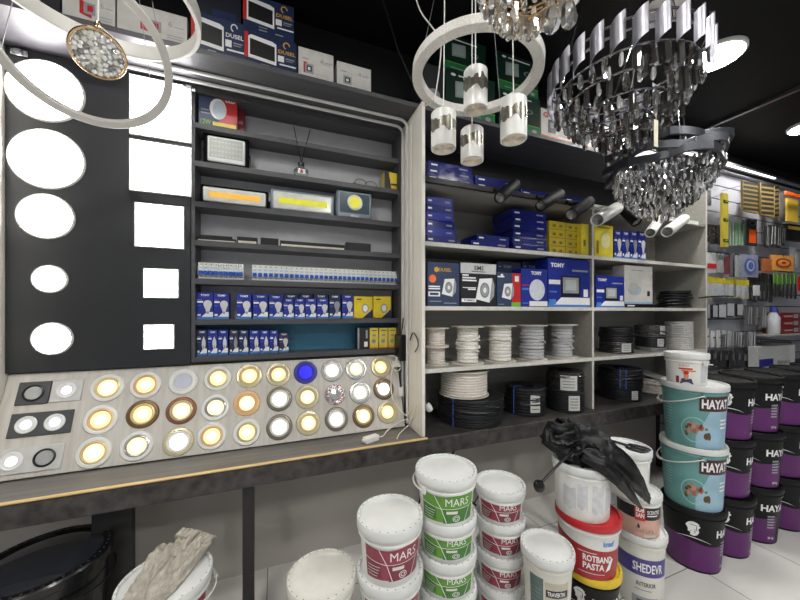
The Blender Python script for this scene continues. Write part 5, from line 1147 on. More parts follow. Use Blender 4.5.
# folded wire frame leaning on the wall under the worktop
t = thing('folding_frame', 'dark folded metal frame leaning on the wall under the worktop', 'frame', (1.05, BACK - 0.1, 0.0))
fm = M('dark metal frame', (52, 50, 50), 0.45, 0.5)
m = MB(); m.tube([(-0.16, 0, 0.005), (0.02, 0.07, 0.74)], 0.011, fm); m.tube([(0.16, 0, 0.005), (-0.0, 0.07, 0.74)], 0.011, fm); m.build('legs', t)
m = MB(); m.tube([(0.04, 0.0, 0.35), (0.2, 0.02, 0.62), (0.16, 0.06, 0.74), (0.0, 0.05, 0.5)], 0.008, fm, 8, True); m.build('side_bow', t)
m = MB()
for q in range(7): m.tube([(0.06 + 0.045 * q, 0.0, 0.42 - 0.045 * q), (0.11 + 0.045 * q, 0.02, 0.45 - 0.045 * q)], 0.005, fm)
m.tube([(0.04, 0.0, 0.42), (0.4, 0.0, 0.08)], 0.008, fm); m.build('rungs', t)
# ------------------------------------------------------------------ hanging lamps
ringm = M('ring lamp white', (206, 203, 198), 0.4, var=0.03)
def frame_n(th, ph):
    n = Vector((sin(th) * cos(ph), sin(th) * sin(ph), cos(th)))
    a = n.cross(Vector((0.3, 1, 0.2))).normalized(); return a, n.cross(a), n
def band(t, name, C, R, th, ph, w, h, mat, n=96):      # flat ring with a w x h section
    a, b, nn = frame_n(th, ph); m = MB(); vs = []
    for i in range(n):
        q = 2 * pi * i / n; d = a * cos(q) + b * sin(q)
        for (dr, dh) in ((-w / 2, -h / 2 + .002), (-w / 2 + .002, -h / 2), (w / 2 - .002, -h / 2), (w / 2, -h / 2 + .002), (w / 2, h / 2 - .002), (w / 2 - .002, h / 2), (-w / 2 + .002, h / 2), (-w / 2, h / 2 - .002)): vs.append(tuple(C + d * (R + dr) + nn * dh))
    m.add(vs, [(i * 8 + k, i * 8 + (k + 1) % 8, ((i + 1) % n) * 8 + (k + 1) % 8, ((i + 1) % n) * 8 + k) for i in range(n) for k in range(8)], mat)
    return m.build(name, t)
C1 = Vector((-0.595, 1.381, CH + 0.871)); C2 = Vector((-0.51, 1.21, CH + 0.962))
base = Vector((-0.55, 1.32, CEIL))
t = thing('ring_pendant', 'hanging lamp of two large white rings at the top left', 'pendant lamp', base)
band(t, 'ring', C1 - base, 0.225, 0.746, 1.845, 0.026, 0.024, ringm)
band(t, 'ring', C2 - base, 0.27, -0.054, 1.933, 0.014, 0.05, ringm)
MB().lathe([(0.0001, -0.03), (0.1, -0.03), (0.105, -0.02), (0.105, 0)], ringm, 32).build('canopy', t)
for C, R, th, ph in ((C1, 0.225, 0.746, 1.845), (C2, 0.27, -0.054, 1.933)):
    a, b, nn = frame_n(th, ph)
    for q in (0.4, 2.5, 4.6):
        e_ = C - base + (a * cos(q) + b * sin(q)) * R
        if e_.x > -0.36: MB().tube([e_, Vector((e_.x * 0.2, e_.y * 0.2, -0.03))], 0.0012, steel, 6).build('wire', t)
# gold rimmed crystal disc on a cord
D0 = pD(98.5, 54, 0.66); t = thing('crystal_pendant', 'gold rimmed crystal disc hanging on a cord beside the white ring', 'pendant lamp', D0)
goldm = M('rose gold metal', (216, 184, 140), 0.2, 0.95, var=0.04)
brightc = M('bright crystal', (245, 245, 245), 0.08, 0.7)
crys = M('clear crystal', (240, 240, 238), 0.03, 0.0, var=0.05, trans=0.9); smoke = M('smoke crystal dark', (86, 84, 82), 0.08, 0.6, var=0.3, scale=8); amberc = M('amber crystal', (196, 178, 130), 0.08, 0.5)
Xd = aim(Vector((-D0.x + 0.15, -D0.y, CH - D0.z + 0.1))) 
Xd = aim(Vector((0.30, -0.62, -0.72))) @ Matrix.Scale(0.46, 4)
MB().lathe([(0.090, -0.012), (0.097, -0.010), (0.100, 0.0), (0.097, 0.010), (0.090, 0.012), (0.088, 0.0), (0.090, -0.012)], goldm, 48, Xd).build('rim', t)
m = MB(); rnd = random.Random(3); m.cyl(0.086, -0.006, 0.004, M('mirror back', (150, 150, 150), 0.15, 0.9), 36, Xd)
for rr, n in ((0.0, 1), (0.02, 6), (0.04, 12), (0.06, 18), (0.077, 24)):
    for i in range(n):
        a = 2 * pi * (i + rnd.random() * .4) / n; m.lathe([(0.0135, 0), (0.010, 0.008), (0.0001, 0.010)], rnd.choice([crys, brightc, brightc, brightc, M('frosted crystal', (236, 234, 224), 0.2)]), 5, Xd @ T(rr * cos(a), rr * sin(a), 0.003) @ RZ(rnd.random() * 6) @ RX(rnd.uniform(-.5, .5)))
m.build('crystals', t, smooth=0)
MB().tube([Xd @ Vector((0, 0.1, 0)), Vector((0, 0, 0.06)), Vector((0.0, 0, CEIL - D0.z))], 0.0014, ringm, 8).build('cord', t)
MB().lathe([(0.007, 0.05), (0.008, 0.056), (0.004, 0.066), (0.0001, 0.066)], goldm, 16).build('clasp', t)
MB().lathe([(0.0001, -0.02), (0.05, -0.02), (0.05, 0)], goldm, 24, T(0, 0, CEIL - D0.z)).build('canopy', t)

# textured ring with four white cylinders
C3 = Vector((0.748, 1.10, CH + 0.955)); t = thing('ring_pendant', 'sparkling textured ring lamp with four white patterned cylinders hanging below', 'pendant lamp', Vector((C3.x, C3.y, CEIL)))
zr = C3.z - CEIL
glit = M('glitter acrylic', (228, 225, 220), 0.2, 0.0, var=0.2, scale=260, bump=0.7)
g = band(t, 'ring', Vector((0, 0, zr)), 0.235, 0.055, -0.521, 0.040, 0.035, glit)
MB().lathe([(0.0001, -0.03), (0.12, -0.03), (0.125, -0.02), (0.125, 0)], white, 40).build('canopy', t)
for q in (0.5, 2.6, 4.7): MB().tube([(0.235 * cos(q), 0.235 * sin(q), zr + 0.02), (0.05 * cos(q), 0.05 * sin(q), -0.03)], 0.0014, steel, 6).build('wire', t)
ptn = M('silver leaf pattern', (138, 134, 124), 0.25, 0.6, var=0.35, scale=70)
for (x, yt, yb_, wpx, dp) in ((443.5, 109, 151, 25, 1.22), (475.5, 67, 112, 24, 1.24), (472, 126, 163, 23, 1.36), (513.5, 96, 142, 27, 1.18)):
    a = pD(x, yt, dp); b = pD(x, yb_, dp); r = wpx * dp / FPX / 2 / sqrt(1 + ((x - 400) / FPX) ** 2); h = (a.z - b.z) - 0.02
    q = Vector((a.x - C3.x, a.y - C3.y, b.z + 0.005 - CEIL))
    o = MB().lathe([(r * 0.8, 0.006), (r * 0.86, 0.0), (r, 0.002), (r, h - 0.006), (r - 0.006, h), (0.0001, h)], satinw, 36, T(*q)).build('shade', t)
    m = MB(); n = 40; vs = []
    for i in range(n + 1):
        u = 2 * pi * i / n; lo = h * (0.42 + 0.05 * sin(5 * u) + 0.03 * sin(9 * u + 1)); hi = h * (0.72 + 0.05 * sin(4 * u + 2) + 0.03 * sin(11 * u))
        for z in (lo, hi): vs.append(((r + 0.0008) * cos(u), (r + 0.0008) * sin(u), z))
    m.add(vs, [(2 * i, 2 * i + 2, 2 * i + 3, 2 * i + 1) for i in range(n)], ptn, T(*q)).build('pattern_band', o)
    m = MB()
    for k in range(6): m.lathe([(r * (0.1 + 0.13 * k), 0.008), (r * (0.15 + 0.13 * k), 0.002), (r * (0.2 + 0.13 * k), 0.008)], M('ribbed diffuser', (238, 228, 214), 0.35, var=0.06), 28, T(*q))
    m.build('diffuser', o)
    MB().tube([q + Vector((0, 0, h)), Vector((q.x * 0.96, q.y * 0.96, (q.z + h) * 0.5)), Vector((q.x * 0.4, q.y * 0.4, -0.03))], 0.0022, white, 6).build('cord', t)
cable('cable', [pD(412, -20, 1.4), pD(420, 10, 1.4), pD(437, 34, 1.38), pD(441, 50, 1.38), pD(436, 92, 1.4), pD(432, 102, 1.42), pD(424, 106, 1.5)], 0.003, ringm, 'white lamp cable hanging loosely at the left of the textured ring')

# crystal drop shapes (shared meshes)
def drop_mesh(name, L, w, mat, kind):
    m = MB()
    if kind == 'drop': m.lathe([(0.0001, 0), (w * .35, -L * .15), (w * .5, -L * .62), (w * .38, -L * .85), (0.0001, -L)], mat, 6)
    elif kind == 'bar': m.lathe([(0.0001, 0), (w * .5, -L * .06), (w * .5, -L * .88), (0.0001, -L)], mat, 5)
    else: m.lathe([(0.0001, 0), (w * .5, -L * .2), (w * .55, -L * .55), (w * .3, -L * .9), (0.0001, -L)], mat, 8)
    o = m.build(name, smooth=0); me = o.data; bpy.data.objects.remove(o); return me
def hang(t, name, me, p, rz, n_=None):
    o = bpy.data.objects.new(name, me); COL.objects.link(o); o.parent = t; o.location = p; o.rotation_euler = (random.uniform(-.06, .06), random.uniform(-.06, .06), rz); return o
def merged(t, name, meshes, spots_):
    m = MB()
    for p, rz in spots_:
        me = random.choice(meshes); X = Matrix.Translation(p) @ RZ(rz) @ RX(random.uniform(-.1, .1))
        m.add([v.co for v in me.vertices], [tuple(q.vertices) for q in me.polygons], me.materials[0], X)
    o = m.build(name, t, smooth=0); o['kind'] = 'stuff'; return o
darkc = M('dark smoke crystal', (120, 114, 110), 0.04, 0.0, var=0.3, scale=10, trans=0.85)
# big chandelier with curved chrome plates
CC = pD(622, 83, 1.5); zc = CC.z
t = thing('chandelier', 'big round chandelier of curved chrome plates with smoky crystal drops', 'chandelier', Vector((CC.x, CC.y, CEIL)))
z0 = zc - CEIL
MB().lathe([(0.0001, -0.03), (0.14, -0.03), (0.145, -0.02), (0.145, 0)], chrome, 40).build('canopy', t)
for q in range(3): a = 2 * pi * q / 3 + .4; MB().tube([(0.25 * cos(a), 0.25 * sin(a), z0 + 0.05), (0.1 * cos(a), 0.1 * sin(a), -0.03)], 0.003, chrome, 6).build('wire', t)
plate_m = M('brushed chrome plate', (158, 156, 164), 0.48, 1.0, var=0.08)
RP = 0.30; m = MB(); n = 9; r = 0.027; vs = []
L = 0.17
for i in range(n + 1):
    a = -0.85 * pi / 2 + 0.85 * pi * i / n
    for (z, k) in ((0.0 + 0.055 * (i / n), 0), (L - 0.055 * (1 - i / n), 1)):
        for rr in (r, r - 0.0025): vs.append((rr * cos(a) - r * .3, rr * sin(a), z - 0.05))
fs = []
for i in range(n):
    o_ = i * 4; fs += [(o_, o_ + 4, o_ + 6, o_ + 2), (o_ + 1, o_ + 3, o_ + 7, o_ + 5), (o_, o_ + 1, o_ + 5, o_ + 4), (o_ + 2, o_ + 6, o_ + 7, o_ + 3)]
fs += [(0, 2, 3, 1), (n * 4, n * 4 + 1, n * 4 + 3, n * 4 + 2)]
m.add(vs, fs, plate_m); po = m.build('plate', smooth=60); pme = po.data; bpy.data.objects.remove(po)
NP = 26
for i in range(NP):
    a = 2 * pi * (i + 0.3) / NP
    o = bpy.data.objects.new('chrome_plate', pme); COL.objects.link(o); o.parent = t; o.location = (RP * cos(a), RP * sin(a), z0 - 0.01); o.rotation_euler = (0, 0, a)
dm = [drop_mesh('crystal_drop', 0.085, 0.03, darkc, 'drop'), drop_mesh('crystal_drop', 0.10, 0.024, darkc, 'bar'), drop_mesh('crystal_drop', 0.06, 0.02, brightc, 'drop'), drop_mesh('crystal_drop', 0.09, 0.026, smoke, 'bar'), drop_mesh('crystal_drop', 0.075, 0.026, crys, 'drop')]
fr_ = M('chrome frame', (150, 150, 156), 0.18, 1.0); sp_i = []; k_ = 0
for (R, z, nn) in ((0.275, -0.03, 34), (0.235, -0.09, 30), (0.175, -0.145, 24), (0.11, -0.195, 15), (0.045, -0.235, 6)):
    MB().tube([(R * cos(2 * pi * i / 48), R * sin(2 * pi * i / 48), z0 + z) for i in range(48)], 0.005, fr_, 8, True).build('frame_ring', t)
    for i in range(nn):
        a = 2 * pi * (i + random.random() * .3) / nn; p = Vector((R * cos(a), R * sin(a), z0 + z - 0.004))
        if k_ < 98 and cos(a - atan2(-CC.y, -CC.x)) > -0.35: hang(t, 'crystal_drop', random.choice(dm), p, a); k_ += 1
        else: sp_i.append((p, a))
for R, z in ((0.255, -0.06), (0.205, -0.12), (0.14, -0.175), (0.08, -0.22)):
    for i in range(int(R * 60)): a = random.random() * 6.283; sp_i.append((Vector((R * cos(a), R * sin(a), z0 + z)), a))
merged(t, 'crystal_fill', dm, sp_i)
b = MB()
for q in range(4): a = pi / 4 + pi / 2 * q; b.tube([(0.28 * cos(a), 0.28 * sin(a), z0 + 0.05), (0, 0, z0 + 0.05)], 0.005, fr_, 6); b.tube([(0.28 * cos(a), 0.28 * sin(a), z0 + 0.05), (0.275 * cos(a), 0.275 * sin(a), z0 - 0.03), (0.11 * cos(a), 0.11 * sin(a), z0 - 0.19)], 0.004, fr_, 6)
b.tube([(RP * 0.97 * cos(2 * pi * i / 48), RP * .97 * sin(2 * pi * i / 48), z0 + 0.03) for i in range(48)], 0.006, fr_, 8, True)
b.tube([(RP * 0.97 * cos(2 * pi * i / 48), RP * .97 * sin(2 * pi * i / 48), z0 + 0.075) for i in range(48)], 0.005, fr_, 8, True).build('frame', t)
tag(MB().box(-0.012, 0.012, -0.001, 0.001, -0.11, 0.0, M('pale tag', (214, 210, 186), 0.6)).tube([(0, 0, 0), (0.0, 0, 0.03)], 0.001, white, 5).build('price_tag', None, pD(656, 120, 1.33)), 'small pale paper tag hanging from the chrome plate chandelier', 'tag')
# second chandelier with dark wavy bands
CD = pD(662, 168, 1.95); zc = CD.z
t = thing('chandelier', 'round chandelier with dark grey wavy bands above a cone of clear crystals', 'chandelier', Vector((CD.x, CD.y, CEIL)))
z0 = zc - CEIL; bandm = M('gunmetal band', (66, 68, 76), 0.35, 0.25, var=0.1)
MB().lathe([(0.0001, -0.03), (0.12, -0.03), (0.125, -0.02), (0.125, 0)], chrome, 40).build('canopy', t)
for q in range(3): a = 2 * pi * q / 3; MB().tube([(0.2 * cos(a), 0.2 * sin(a), z0 + 0.06), (0.08 * cos(a), 0.08 * sin(a), -0.03)], 0.0025, chrome, 6).build('wire', t)
for L_ in range(3):
    n = 120; vs = []; zz = z0 + 0.075 - 0.046 * L_
    for i in range(n):
        a = 2 * pi * i / n; w = abs(((a * 5 / pi + L_ * .7) % 2) - 1); R = 0.275 + 0.022 * (abs(((a * 5 / pi + L_ * .5) % 2) - 1) * 2 - 1)
        for dr, dz in ((0, -0.024), (0.009, -0.02), (0.009, 0.02), (0, 0.024), (-0.006, 0.02), (-0.006, -0.02)): vs.append(((R + dr) * cos(a), (R + dr) * sin(a), zz + dz + 0.011 * (2 * w - 1)))
    MB().add(vs, [(i * 6 + k, ((i + 1) % n) * 6 + k, ((i + 1) % n) * 6 + (k + 1) % 6, i * 6 + (k + 1) % 6) for i in range(n) for k in range(6)], bandm).build('wavy_band', t, smooth=25)
m = MB()
for q in range(6): a = 2 * pi * q / 6; m.tube([(0.272 * cos(a), 0.272 * sin(a), z0 - 0.03), (0.272 * cos(a), 0.272 * sin(a), z0 + 0.09), (0, 0, z0 + 0.09)], 0.004, fr_, 6)
m.build('frame', t)
dm2 = [drop_mesh('crystal_drop', 0.042, 0.015, crys, 'bead'), drop_mesh('crystal_drop', 0.05, 0.012, crys, 'bar'), drop_mesh('crystal_drop', 0.038, 0.015, smoke, 'bead'), drop_mesh('crystal_drop', 0.036, 0.015, brightc, 'drop')]
k_ = 0; sp_i = []
for R, z, nn in ((0.25, -0.03, 60), (0.25, -0.06, 60), (0.235, -0.09, 56), (0.215, -0.12, 52), (0.19, -0.15, 46), (0.165, -0.18, 40), (0.135, -0.21, 34), (0.10, -0.24, 26), (0.06, -0.265, 16), (0.22, -0.04, 40), (0.15, -0.12, 30), (0.03, -0.285, 6)):
    for i in range(nn):
        a = 2 * pi * (i + random.random() * .4) / nn; p = Vector((R * cos(a), R * sin(a), z0 + z + random.uniform(-.008, .008)))
        if k_ < 98 and cos(a - atan2(-CD.y, -CD.x)) > -0.1 and random.random() < .75: hang(t, 'crystal_drop', random.choice(dm2), p, a); k_ += 1
        else: sp_i.append((p, a))
merged(t, 'crystal_fill', dm2, sp_i)
# third chandelier, only its crystal hem in view
CE = pD(534, -34, 0.84); KE = 0.93
t = thing('chandelier', 'gold tinged crystal chandelier cut off by the top edge, in front of the textured ring', 'chandelier', Vector((CE.x, CE.y, CEIL)))
z0 = CE.z - CEIL
MB().lathe([(0.0001, -0.02), (0.1, -0.02), (0.105, 0)], goldm, 32).build('canopy', t)
MB().tube([(0, 0, -0.02), (0, 0, z0 + 0.02)], 0.006, goldm, 8).build('rod', t)
clr = M('pale gold crystal', (242, 236, 220), 0.04, 0.0, var=0.08, trans=0.8); dm3 = [drop_mesh('crystal_drop', 0.05, 0.022, clr, 'drop'), drop_mesh('crystal_drop', 0.056, 0.016, crys, 'bar'), drop_mesh('crystal_drop', 0.045, 0.021, crys, 'bead'), drop_mesh('crystal_drop', 0.05, 0.016, brightc, 'bar'), drop_mesh('crystal_drop', 0.045, 0.018, M('smoky pale crystal', (190, 186, 180), 0.06, 0.5), 'drop')]
k_ = 0; sp_i = []
for R, z, nn in ((0.15, 0.0, 32), (0.14, -0.03, 30), (0.115, -0.06, 26), (0.085, -0.085, 20), (0.05, -0.1, 10), (0.1, -0.03, 18)):
    MB().tube([(KE * R * cos(2 * pi * i / 40), KE * R * sin(2 * pi * i / 40), z0 + KE * z + 0.005) for i in range(40)], 0.003, goldm, 6, True).build('frame_ring', t)
    for i in range(nn):
        a = 2 * pi * (i + random.random() * .4) / nn; p = Vector((KE * R * cos(a), KE * R * sin(a), z0 + KE * z))
        if k_ < 90 and cos(a - atan2(-CE.y, -CE.x)) > -0.2: hang(t, 'crystal_drop', random.choice(dm3), p, a); k_ += 1
        else: sp_i.append((p, a))
merged(t, 'crystal_fill', dm3, sp_i)
b = MB()
for q in range(6): a = 2 * pi * q / 6; b.tube([(0, 0, z0 + 0.02), (0.115 * cos(a), 0.115 * sin(a), z0 + 0.005), (0.038 * cos(a), 0.038 * sin(a), z0 - 0.072)], 0.003, goldm, 6)
b.build('frame', t)
big = drop_mesh('crystal_drop', 0.075, 0.04, crys, 'drop')
for x, y in ((553, 5), (568, 0)): o = hang(t, 'large_crystal', big, pD(x, y, 0.80) - Vector((CE.x, CE.y, CEIL)) , 0.3)
# ------------------------------------------------------------------ goods on the slatted wall
HY = SY - 0.12
def hook(t, y0, y1, z, mat=steel):
    MB().tube([(0, y1, z), (0, y0, z), (0, y0 - 0.004, z + 0.012)], 0.0025, mat, 6).build('hook', t)
JIT = random.Random(11)
def pack(x0, x1, y0, y1, label, body, head=None, group=None, deco=None, Y=None, thick=0.02, bulge=True, headf=0.2):
    Y = HY + JIT.uniform(-0.015, 0.015) if Y is None else Y; xm = (x0 + x1) / 2; y0 += JIT.uniform(-1, 1); y1 += JIT.uniform(-1.3, 1.3)
    A = pY(x0, 300, Y).x; B = pY(x1, 300, Y).x; zt_ = pY(xm, y0, Y).z; zb_ = pY(xm, y1, Y).z; w = B - A; h = zt_ - zb_
    t = thing('hanging_pack', label, 'hanging pack', ((A + B) / 2, Y, zb_), JIT.uniform(-0.22, 0.22), group)
    m = MB(); hb = h * (1 - headf) if head else h
    n = 6; vs = []
    for i in range(n + 1):
        u = i / n
        for j in range(n + 1):
            v = j / n; th = thick * (0.25 + 0.75 * sin(pi * u) * sin(pi * min(1, 0.15 + v * 0.85)) ** 0.7) if bulge else thick
            vs.append((-w / 2 + u * w, -th / 2 + 0.002 * sin(9 * u + 7 * v), v * hb))
    N = len(vs); vs += [(x, -y + 0.001, z) for x, y, z in vs]
    vs = [(x, min(y, 0.012), z) for x, y, z in vs]
    q = n + 1
    fs = [(i * q + j, (i + 1) * q + j, (i + 1) * q + j + 1, i * q + j + 1) for i in range(n) for j in range(n)]
    fs += [tuple(k + N for k in f)[::-1] for f in fs]
    for i in range(n):
        fs += [(i * q, i * q + N, (i + 1) * q + N, (i + 1) * q), (i * q + n, (i + 1) * q + n, (i + 1) * q + n + N, i * q + n + N), (i, i + 1, i + 1 + N, i + N), (n * q + i, n * q + i + N, n * q + i + 1 + N, n * q + i + 1)]
    m.add(vs, fs, body)
    o = m.build('bag', t, smooth=50)
    if head: MB().box(-w / 2 - 0.003, w / 2 + 0.003, -0.004, 0.004, hb - 0.004, h, head, c=0.001).build('header_card', t)
    if deco:
        d = MB(); deco(d, w, hb, -thick / 2 - 0.004); d.build('print', t)
    hook(t, -0.012, SY - Y - 0.002, h - 0.008)
    return t
clearbag = M('clear grey bag', (150, 152, 156), 0.2, var=0.2, scale=40); greyt = M('grey goods', (92, 92, 94), 0.5, var=0.3, scale=50); darkt = M('dark goods', (44, 44, 46), 0.5, var=0.4, scale=60)
paper = M('white paper goods', (200, 200, 200), 0.55, var=0.06); ybag = M('yellow header', (190, 176, 40), 0.45, var=0.1); whitebag = M('white hanging tag', (168, 170, 174), 0.5, var=0.1)
# trowels and floats
def float_(x0, x1, y0, y1, Y, mat1, label, grp=None, stripes=True):
    A = pY(x0, 300, Y).x; B = pY(x1, 300, Y).x; zt_ = pY((x0 + x1) / 2, y0, Y).z; zb_ = pY((x0 + x1) / 2, y1, Y).z; w = B - A; h = zt_ - zb_
    t = thing('plastering_float', label, 'float', ((A + B) / 2, Y, zb_), 0, grp)
    m = MB(); m.box(-w / 2, w / 2, 0, 0.02, 0, h, mat1, c=0.003)
    if stripes:
        k = 7
        for i in range(k): z = h * (i + 0.2) / k; m.poly([(-w / 2 + 0.006, z), (w / 2 - 0.004, z + h * 0.045), (w / 2 - 0.004, z + h * 0.13), (-w / 2 + 0.004, z + h * 0.085)], -0.001, M('black rubber', (30, 28, 26), 0.6))
    m.build('board', t); MB().tube([(0, 0.02, h * .25), (0, 0.055, h * .3), (0, 0.055, h * .7), (0, 0.02, h * .75)], 0.012, black, 8).build('grip', t)
    hook(t, 0.01, SY - Y - 0.001, h - 0.01); return t
ybl = M('ochre board', (138, 118, 64), 0.5, var=0.1)
float_(743, 758, 182, 212, 1.86, ybl, 'black and yellow striped float hanging at the left of the pair')
float_(757, 762, 184, 213, 1.92, ybl, 'black and yellow striped float half hidden behind the left one')
float_(761, 774, 184, 216, 1.86, ybl, 'black and yellow striped float at the right of the pair')
float_(774.5, 779, 186, 218, 1.92, ybl, 'narrow striped float behind the right one of the pair')
float_(787.5, 798.5, 199, 222, 1.86, M('yellow board', (206, 172, 60), 0.5), 'plain yellow float hanging under the orange tool', None, False)
pack(779.5, 787, 192, 220, 'pale grey brush pack hanging between the striped and the yellow floats', M('pale bristle', (146, 138, 134), 0.6, var=0.2, scale=60))
t = thing('hand_tool', 'bright orange long handled tool hanging at the right end of the top row', 'hand tool', pY(785, 193, 1.8))
MB().box(0, 0.34, -0.012, 0.012, -0.024, 0.024, M('bright orange', (226, 92, 36), 0.35), c=0.008).build('handle', t); MB().box(0.34, 0.7, -0.002, 0.002, -0.02, 0.03, steel).build('blade', t); hook(t, 0.0, SY - 1.8 - 0.001, 0.026)
pack(706.2, 711, 190, 206, 'small dark grey pack alone at the top left of the slatted wall', greyt)
# second row
for i, (a, b) in enumerate([(705.5, 710.5), (711, 716), (716.5, 722)]): pack(a, b, 224 + i, 243 + i * .5, 'dark pack with silver chain under the lone grey pack, %s of three' % ordn[i], darkt, None, 'dark chain packs', lambda d, w, h, Y: [d.disc(random.uniform(-.3, .3) * w, h * (0.3 + 0.1 * q), w * .16, h * .05, Y - 0.001 * q, steel, n=10) for q in range(6)])
t = thing('spirit_level', 'yellow spirit level hanging upright on the slatted wall', 'spirit level', pY(725.8, 247, 1.9)); H_ = pY(725.8, 193, 1.9).z - t.location.z
wl = (pY(728.6, 247, 1.9).x - pY(723, 247, 1.9).x); m = MB(); m.box(-wl / 2, wl / 2, 0, 0.025, 0, H_, M('level yellow', (190, 172, 60), 0.4), c=0.003).build('body', t)
for v in (0.12, 0.5, 0.84): MB().box(-wl / 2 + 0.006, wl / 2 - 0.006, -0.002, 0.001, H_ * v - 0.016, H_ * v + 0.016, black, c=0.002).cyl(0.007, -0.014, 0.014, M('vial green', (150, 196, 60), 0.2), 12, T(0, -0.004, H_ * v) @ RY(pi / 2)).build('vial', t)
hook(t, 0.0, SY - 1.9 - 0.001, H_ - 0.01)
def leaves(d, w, h, Y):
    for q in range(9): x = -w / 2 + w * (q + .5) / 9; d.poly([(x - w * .05, h * .02), (x + w * .05, h * .02), (x + w * .09 * sin(q), h * (0.7 + .03 * (q % 5))), (x - w * .02, h * .8)], Y - 0.0008 * q, M('leaf green', (70, 130, 72), 0.45) if q % 3 else paper)
pack(729.5, 735, 217, 246, 'clear pack of green rods right of the yellow level, left one', clearbag, None, 'clear packs of green rods', leaves); pack(735.5, 741.5, 219, 247, 'clear pack of green rods right of the yellow level, right one', clearbag, None, 'clear packs of green rods', leaves)
pack(742, 746, 219, 242, 'dark narrow pack left of the orange tape measure', darkt)
def orange_tool(d, w, h, Y): d.rect(-w * .3, w * .3, h * .1, h * .6, Y - .001, M('bright orange')); d.disc(0, h * .85, w * .3, h * .12, Y - .001, steel); d.disc(0, h * .85, w * .18, h * .07, Y - .0016, black)
pack(746, 755.5, 219, 246, 'orange gripped tool on a dark card hanging in the second row', darkt, None, None, orange_tool)
def blades(d, w, h, Y):
    for q in range(4): d.poly([(-w * .3 + w * .18 * q, h * .05), (-w * .2 + w * .18 * q, h * .1), (-w * .1 + w * .15 * q, h * .9), (-w * .2 + w * .15 * q, h * .95)], Y - .001 * q, steel if q % 2 else paper)
for i, (a, b) in enumerate([(763.5, 769), (769.5, 775), (775.5, 780), (780.3, 784)]): pack(a, b, 225 + i * .5, 246.5, 'dark card of steel cutting tools in the second row, %s of four' % ordn[i], darkt, None, 'cards of cutting tools', blades)
def ybk2(m, w, H): m.rect(-w / 2, w / 2, H * .62, H * .85, -E, M('yellow board')); m.rect(w * .1, w * .4, H * .1, H * .4, -E, gprint)
def shelfbox(x0, x1, y0, y1, Y, mat, label, deco=None, d=0.1, cat='box', name='carton', group=None):
    z = pY((x0 + x1) / 2, y1, Y).z; return carton(name, label, cat, x0, x1, y0, Y, z, d, mat, deco, group)
pack(785.5, 799, 225, 240, 'black and yellow tool case hanging at the right end of the second row', M('black case', (30, 30, 30), 0.5), None, None, lambda d, w, h, Y: d.rect(-w / 2, w / 2, h * .66, h * .86, Y - .001, M('yellow board')), thick=0.05, bulge=False)
# third row
pack(705.3, 714.5, 252.5, 272, 'white pack with a red patch at the left end of the third row', paper, None, None, lambda d, w, h, Y: d.rect(-w * .4, w * .45, h * .2, h * .45, Y - .001, red))
pack(715, 724.5, 254, 271.5, 'grey white pack second from the left in the third row', M('pale grey goods', (150, 152, 150), 0.5, var=0.12), None, None, lambda d, w, h, Y: d.rect(-w * .4, w * .4, h * .75, h * .9, Y - .001, M('teal grey', (90, 110, 116), 0.5)))
pack(725, 729, 257, 275, 'dark red pack third from the left in the third row', M('dull red goods', (104, 48, 50), 0.5, var=0.2)); pack(729.5, 734, 254, 277, 'grey brown pack in the third row beside the dark red one', greyt); pack(734.5, 741, 255, 278, 'clear pack left of the blue tape roll', clearbag)
def tape(d, w, h, Y):
    d.disc(0, h * .5, w * .3, h * .32, Y - .001, M('tape blue', (70, 84, 140), 0.35)); d.disc(0, h * .5, w * .22, h * .24, Y - .002, M('tape pale', (160, 170, 200), 0.35)); d.disc(0, h * .5, w * .15, h * .17, Y - .003, M('tape blue'))
pack(741.5, 756, 255, 278, 'clear pack holding a blue tape roll in the third row', M('clear bluish bag', (128, 130, 152), 0.2, var=0.1), None, None, tape)
pack(756.5, 760.5, 258, 271, 'dark narrow pack left of the orange pack', darkt); pack(761, 772.5, 259, 271, 'orange brown pack in the third row', M('dull orange goods', (170, 96, 52), 0.5, var=0.2))
ringo = M('ring orange', (214, 150, 70), 0.4)
def redring(d, w, h, Y): d.disc(0, h * .5, w * .34, h * .3, Y - .001, M('ring red', (170, 40, 36), 0.4)); d.disc(0, h * .5, w * .26, h * .2, Y - .002, M('ring orange', (214, 150, 70), 0.4)); d.disc(0, h * .5, w * .1, h * .08, Y - .003, M('ring red'))
pack(773, 790.5, 254.5, 271.5, 'orange pack with a red ring print in the third row', M('ring orange'), None, None, redring)
pack(791, 795, 247, 268, 'grey clear pack beside the red ring pack', clearbag); pack(795.5, 799.8, 252, 269, 'pale pack at the right end of the third row', M('pale grey goods'))
# fourth row
for i in range(7): a = 704.8 + 6.15 * i; pack(a, a + 6.0, 276 + i * .55, 298 + i * .1, 'white pack with yellow header in the yellow topped row, %s from the left' % ordn[i], whitebag, ybag, 'yellow topped white packs', lambda d, w, h, Y: (d.rect(-w * .35, w * .35, h * .02, h * .1, Y - .001, ybag), d.rect(-w * .3, w * .2, h * .5, h * .55, Y - .001, gprint)), headf=0.28)
for i in range(6): a = 748.5 + 4.0 * i; pack(a, a + 3.8, 274.5 - i * .2, 302, 'black handled brush right of the yellow headers, %s from the left' % ordn[i], darkt, M('black card', (30, 28, 28), 0.5), 'black handled brushes', lambda d, w, h, Y: d.rect(-w * .2, w * .2, h * .1, h * .5, Y - .001, greyt), headf=.3)
for i in range(6): a = 772.8 + 4.1 * i; pack(a, a + 3.9, 274 - i * .3, 298, 'green topped tool under the red ring pack, %s from the left' % ordn[i], darkt, M('lime goods', (96, 150, 50), 0.5, var=0.15), 'green topped tools', None, headf=.42)
